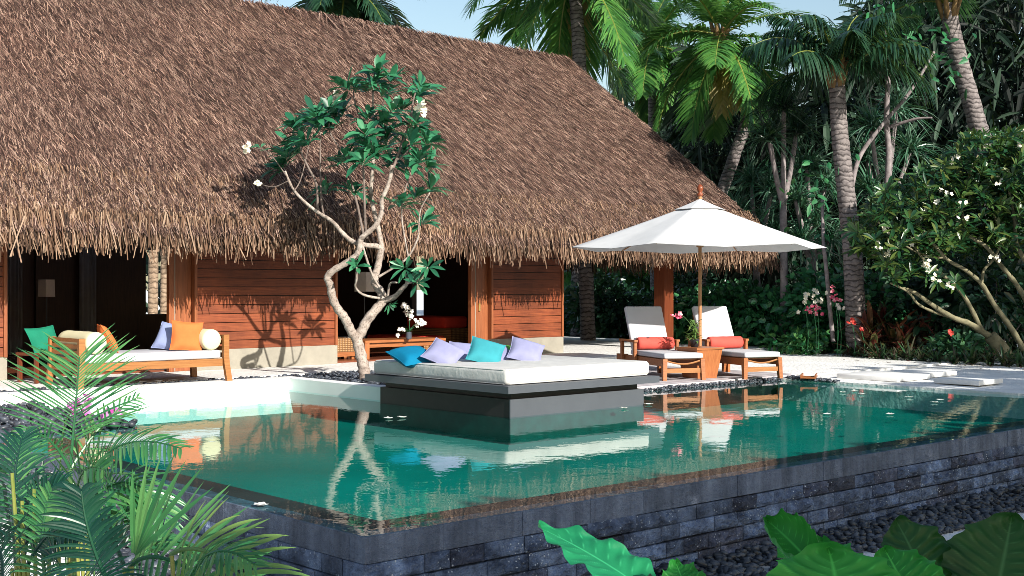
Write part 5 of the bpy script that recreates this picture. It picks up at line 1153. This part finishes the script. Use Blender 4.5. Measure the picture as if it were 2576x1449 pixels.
# the rachis runs down to the right; leaflets spring from it
RA = bez(at(330, 1425, 3.1), at(400, 1345, 3.0), at(600, 1530, 2.9), 24)
areca_frond(a3, RA, .25, .0075, 13, 'areca', TOC * .9 + UPV * .5, fwd=.25, droop=.05, start=.1, spread=1.0, r0=.007, lift=.1, tipf=.6)
burst(a3, (335, 1400), 3.05, [(math.cos(t_), math.sin(t_)) for t_ in np.radians([-86, -78, -72, -66, -60, -52, -42])], [235, 270, 285, 310, 305, 320, 295], .0068, 'areca')
fr3(a3, (310, 1420, .1), (250, 1250, .1), (190, 1330, 0), 3.1, .10, .0045, 20, 'arecashade', droop=.35, nrm=UPV + TOC * .5)
fr3(a3, (330, 1440, .1), (410, 1290, .2), (470, 1400, .2), 3.15, .12, .0055, 20, 'areca', droop=.4, nrm=UPV + TOC * .4)
fr3(a3, (270, 1460, 0), (215, 1350, -.05), (205, 1235, -.05), 3.0, .14, .0048, 22, 'arecashade', droop=.3, nrm=TOC + UPV * .5)
stems(a3, [(320, 331, 1425), (300, 312, 1430), (262, 271, 1462), (285, 300, 1500)], 3.08, 0)
b0 = at(560, 724.5, 2.8); b0[2] = gz(b0[0], b0[1])
a4 = empty('areca_palm', b0, 0, 'palm with yellowish leaflets fanning over the foot of the dark wall', 'palm', 'areca palms in the foreground')
RA = bez(at(430, 1395, 2.9), at(540, 1330, 2.8), at(690, 1560, 2.7), 24)
areca_frond(a4, RA, .185, .0062, 16, 'arecayel', TOC * .8 + UPV * .6, fwd=.35, droop=.22, start=.12, spread=.95, r0=.006, lift=.12, tipf=.6)
fr3(a4, (470, 1480, 0), (520, 1330, -.1), (640, 1420, -.15), 2.75, .10, .0042, 18, 'areca', droop=.3, nrm=UPV + TOC * .5)
stems(a4, [(470, 432, 1398), (490, 470, 1482)], 2.85, 0)
b0 = at(40, 724.5, 3.4); b0[2] = gz(b0[0], b0[1])
a5 = empty('areca_palm', b0, 0, 'dense dark blue green palm clump with yellow stems at the frame edge', 'palm', 'areca palms in the foreground')
for (p0, p1, p2, d, ll, mat) in [((40, 1420, 0), (20, 1200, 0), (60, 1090, .1), 3.5, .16, 'arecashade'), ((60, 1400, 0), (90, 1230, 0), (160, 1210, 0), 3.5, .12, 'arecashade'),
                                ((70, 1420, 0), (130, 1300, 0), (210, 1330, -.1), 3.3, .11, 'arecashade'), ((0, 1500, 0), (20, 1380, -.2), (-30, 1330, -.3), 3.0, .15, 'arecashade'),
                                ((40, 1440, 0), (70, 1250, .2), (20, 1130, .3), 3.6, .16, 'areca'), ((180, 1520, 0), (230, 1420, -.1), (330, 1500, -.1), 2.9, .13, 'arecashade'), ((10, 1500, 0), (60, 1460, -.2), (150, 1520, -.2), 2.8, .14, 'arecashade'), ((120, 1500, 0), (90, 1330, 0), (130, 1240, 0), 3.3, .13, 'areca')]:
    fr3(a5, p0, p1, p2, d, ll, .0045, 24, mat, droop=.35, nrm=UPV * .7 + TOC * .6)
stems(a5, [(30, 40, 1420), (10, 30, 1430), (50, 60, 1400), (70, 70, 1420), (90, 120, 1290), (45, 85, 1230), (20, 55, 1260), (60, 150, 1260), (100, 175, 1250), (75, 30, 1190)], 3.45, 0)
# low tufts under them
for k, (u, v, d, lb) in enumerate([(330, 1200, 5.4, 'low green strap leaved plant beside the orchids'), (100, 1180, 5.6, 'low green strap leaved plant near the pebbles'), (250, 1215, 5.2, 'low green strap leaved plant under the arching frond')]):
    p = at(u, v, d); p[2] = max(gz(p[0], p[1]), p[2] - .22); spiky(p, 34, .26, .014, 'areca' if k != 1 else 'arecashade', lb, 'low plants under the orchids', 'strap_plant', droop=.5)
oc = at(215, 1250, 5.0); oc[2] = gz(oc[0], oc[1])
og = empty('orchid_plant', oc, 0, 'purple orchid with thin bending stems in front of the white wall', 'orchid')
SP = [[(225, 1210, 0), (222, 1100, 0), (205, 1030, 0), (180, 1012, 0)], [(228, 1210, 0), (236, 1110, 0), (222, 1040, 0), (205, 1020, 0)], [(245, 1210, 0), (246, 1120, 0), (265, 1055, 0), (292, 1035, 0)], [(150, 1200, 0), (160, 1080, 0), (185, 1030, 0), (222, 1015, 0)]]
mb = MB()
for s_ in SP:
    S_ = smoothrow(vf(s_, 5.0), 6); S_ = np.concatenate([[oc], S_]); mb.tube(S_, .0035, 5)
n = 16; a = RNG.uniform(0, 6.28, n); mb.leaves(np.tile(at(232, 1200, 5.0), (n, 1)) + RNG.normal(0, .03, (n, 3)), np.stack([np.cos(a), np.sin(a), RNG.uniform(.2, .9, n)], -1), np.tile([0, 0, 1.], (n, 1)), RNG.uniform(.12, .26, n), .018, .4, fold=.3); keep(mb.build('stem', 'stem'), og)
for grp in ([(180, 1018), (197, 1012), (204, 1008), (188, 1028), (212, 1030), (222, 1018), (220, 1000)], [(262, 1048), (275, 1052), (290, 1040), (297, 1036), (282, 1036), (268, 1038), (302, 1044)]):
    mb = MB(); petals(mb, [at(u + U(-3, 3), v + U(-3, 3), 5.0 + U(-.03, .03)) for u, v in grp], .024, None, .35); keep(mb.build('flowers', 'purple'), og)

# ------------------------------------------------------------------ elephant-ear leaves at the right front
def ear(par, base, tip, width, nrm, mat, curl=.15, roll=0.0, ripple=.012, heart=.3, label=None, nveins=9):
    base = np.asarray(base); tip = np.asarray(tip); A = tip - base; L = np.linalg.norm(A); A = A / L; S_ = norm(np.cross(A, nrm)); N0 = np.cross(S_, A)
    NU, NV = 80, 40; V = []; at_ = []
    for i in range(NU + 1):
        t = i / NU; s0 = t * (1 + heart) - heart
        w_ = width * (max(0, math.sin(PI * min(1, (t ** .8) * .96 + .04))) ** .75)
        for j in range(-NV // 2, NV // 2 + 1):
            q_ = j / (NV / 2); 
            w2 = w_ * (1 + (.05 * math.sin(t * 31 + 2 * np.sign(q_)) + .03 * math.sin(t * 57 + np.sign(q_))) * abs(q_) ** 3)
            lob = -heart * L * .0
            ph = (t * nveins - abs(q_) * 2.0) * 2 * PI
            rp = .55 * min(1, w_ / width * 1.1) * ripple * math.cos(ph) * min(1, abs(q_) * 2.0) * (1 - .3 * abs(q_))
            z_ = rp + width * .16 * (abs(q_) ** 1.4) + .011 * math.sin(t * 24 + q_ * 2) * abs(q_) ** 3
            bendv = -curl * L * (t - .35) ** 2
            x_ = q_ * w2
            if roll: th = q_ * roll; x_ = w2 / roll * math.sin(th); z_ += w2 / roll * (1 - math.cos(th))
            back = -(abs(q_) ** 1.5) * .1 * L * (1 - t)
            V.append(base + A * (t * L + back + .0) + S_ * x_ + N0 * (z_ + bendv))
            vein = max(0, 1 - abs(q_) / .035) + .75 * max(0, 1 - abs(math.sin(ph / 2)) / .12) * (abs(q_) < .93)
            at_.append(min(1, vein))
    K = NV + 1; F = [(i * K + j, i * K + j + 1, (i + 1) * K + j + 1, (i + 1) * K + j) for i in range(NU) for j in range(NV)]
    mb = MB(); mb.add(V, F); o = mb.build('leaf', mat, None, True, at_); keep(o, par)
    if label: o['label'] = label
    return o
def stalk(par, foot, pts, r_=.014):
    mb = MB(); mb.tube(smoothrow([foot] + [np.asarray(p) for p in pts], 6), np.linspace(r_ * 1.4, r_ * .8, len(pts) * 6 + 1), 8); keep(mb.build('stalk', 'stem', None, True), par)
fo = at(1660, 724.5, 3.1); fo[2] = -.68
e1 = empty('elephant_ear_plant', fo, 0, 'elephant ear plant with a long pointed blue green leaf', 'plant', 'elephant ear plants in the foreground')
bs = at(1622, 1478, 3.05); ear(e1, bs, at(1355, 1313, 3.3), .085, norm(TOC * .55 + UPV * .8 + RT * .35), 'alocb', .1, ripple=.003); stalk(e1, fo, [at(1650, 1600, 3.05), bs])
bs = at(1730, 1500, 2.9); ear(e1, bs, at(1700, 1408, 3.0), .055, norm(TOC * .8 + UPV * .6), 'aloc', .2, ripple=.005); stalk(e1, fo, [at(1710, 1600, 2.95), bs])
fo = at(2130, 724.5, 2.9); fo[2] = -.68
e2 = empty('elephant_ear_plant', fo, 0, 'elephant ear plant with broad bright green wavy leaves', 'plant', 'elephant ear plants in the foreground')
bs = at(2050, 1425, 3.0); ear(e2, bs, at(1925, 1296, 3.15), .09, norm(TOC * .8 - RT * .2 + UPV * .5), 'aloc', .3, roll=1.9, ripple=.004, label='rolled young leaf'); stalk(e2, fo, [at(2090, 1560, 2.95), bs])
bs = at(2120, 1580, 2.75); ear(e2, bs, at(2090, 1362, 2.9), .175, norm(TOC * .75 + UPV * .75), 'aloc', .35, ripple=.009); stalk(e2, fo, [at(2125, 1700, 2.8), bs])
bs = at(2300, 1530, 2.9); ear(e2, bs, at(2225, 1372, 3.0), .095, norm(TOC * .85 + UPV * .5 - RT * .2), 'aloc', .3, ripple=.006); stalk(e2, fo, [at(2250, 1650, 2.85), bs])
bs = at(2060, 1440, 3.2); ear(e2, bs, at(2070, 1355, 3.35), .11, norm(TOC * .3 + UPV * .9), 'aloc', .2, ripple=.006); stalk(e2, fo, [at(2100, 1600, 3.1), bs])
fo = at(2420, 724.5, 3.2); fo[2] = -.68
e3 = empty('elephant_ear_plant', fo, 0, 'elephant ear plant with two dark upright leaves at the frame corner', 'plant', 'elephant ear plants in the foreground')
bs = at(2345, 1500, 3.2); ear(e3, bs, at(2258, 1300, 3.3), .13, norm(TOC * .95 + RT * .35 + UPV * .15), 'alocshade', .15, ripple=.007); stalk(e3, fo, [at(2390, 1600, 3.2), bs])
bs = at(2500, 1520, 3.2); ear(e3, bs, at(2550, 1292, 3.3), .15, norm(TOC * .95 - RT * .2 + UPV * .1), 'alocshade', .15, ripple=.007); stalk(e3, fo, [at(2450, 1650, 3.2), bs])

# ------------------------------------------------------------------ fallen blossoms on the water
FLW = [(978, 1053, 'fallen white blossom on the water before the daybed, the farther out of two'), (1012, 1051, 'fallen white blossom on the water before the daybed, closer to its corner'), (1632, 1018, 'open fallen blossom touching the daybed side near the loungers'), (1570, 1028, 'flat fallen blossom close along the daybed front'),
       (2120, 988, 'fallen blossom near the white slabs, closest to the loungers'), (2150, 984, 'upright fallen blossom under the first white slab'), (2168, 992, 'star shaped fallen blossom beside the upright one'), (2288, 1000, 'fallen blossom lying under the last white slab'),
       (2365, 1007, 'fallen blossom touching another near the garden side'), (2352, 1013, 'pale fallen blossom in front of the touching one'), (2080, 1043, 'lone fallen blossom in mid pool below the lounger reflection'), (1905, 1043, 'fallen blossom of the close pair, the one by the red reflection'), (1928, 1043, 'fallen blossom of the close pair, on the open water side'),
       (2240, 1043, 'lone fallen blossom far toward the garden side of the pool'), (655, 1272, 'fallen blossom lying on the dark coping edge')]
for u, v, lb in FLW:
    p = on(u, v, 0.006); mb = MB(); petals(mb, [p], .062, np.array([0, 0, 3.0]), .12); petals(mb, [p + [0, 0, .004]], .05, np.array([0, 0, 3.0]), .2); o = recentre(mb.build('fallen_blossom', 'petal')); tag(o, lb, 'blossom', 'fallen blossoms on the pool')
# fallen leaves on the sand below the border plants
mb = MB(); n = 150; u = RNG.uniform(2100, 2640, n); d = np.interp(u, [2100, 2640], [26.3, 22.2]) - RNG.exponential(.5, n)
P = np.array([gp(a_, b_, .06) for a_, b_ in zip(u, d)]); a = RNG.uniform(0, 6.28, n)
mb.leaves(P, np.stack([np.cos(a), np.sin(a), RNG.uniform(0, .2, n)], -1), np.tile([0, 0, 1.], (n, 1)), RNG.uniform(.05, .13, n), .022, .05, 3, fold=.2)
tag(mb.build('leaf_litter', 'ti'), kind='stuff')
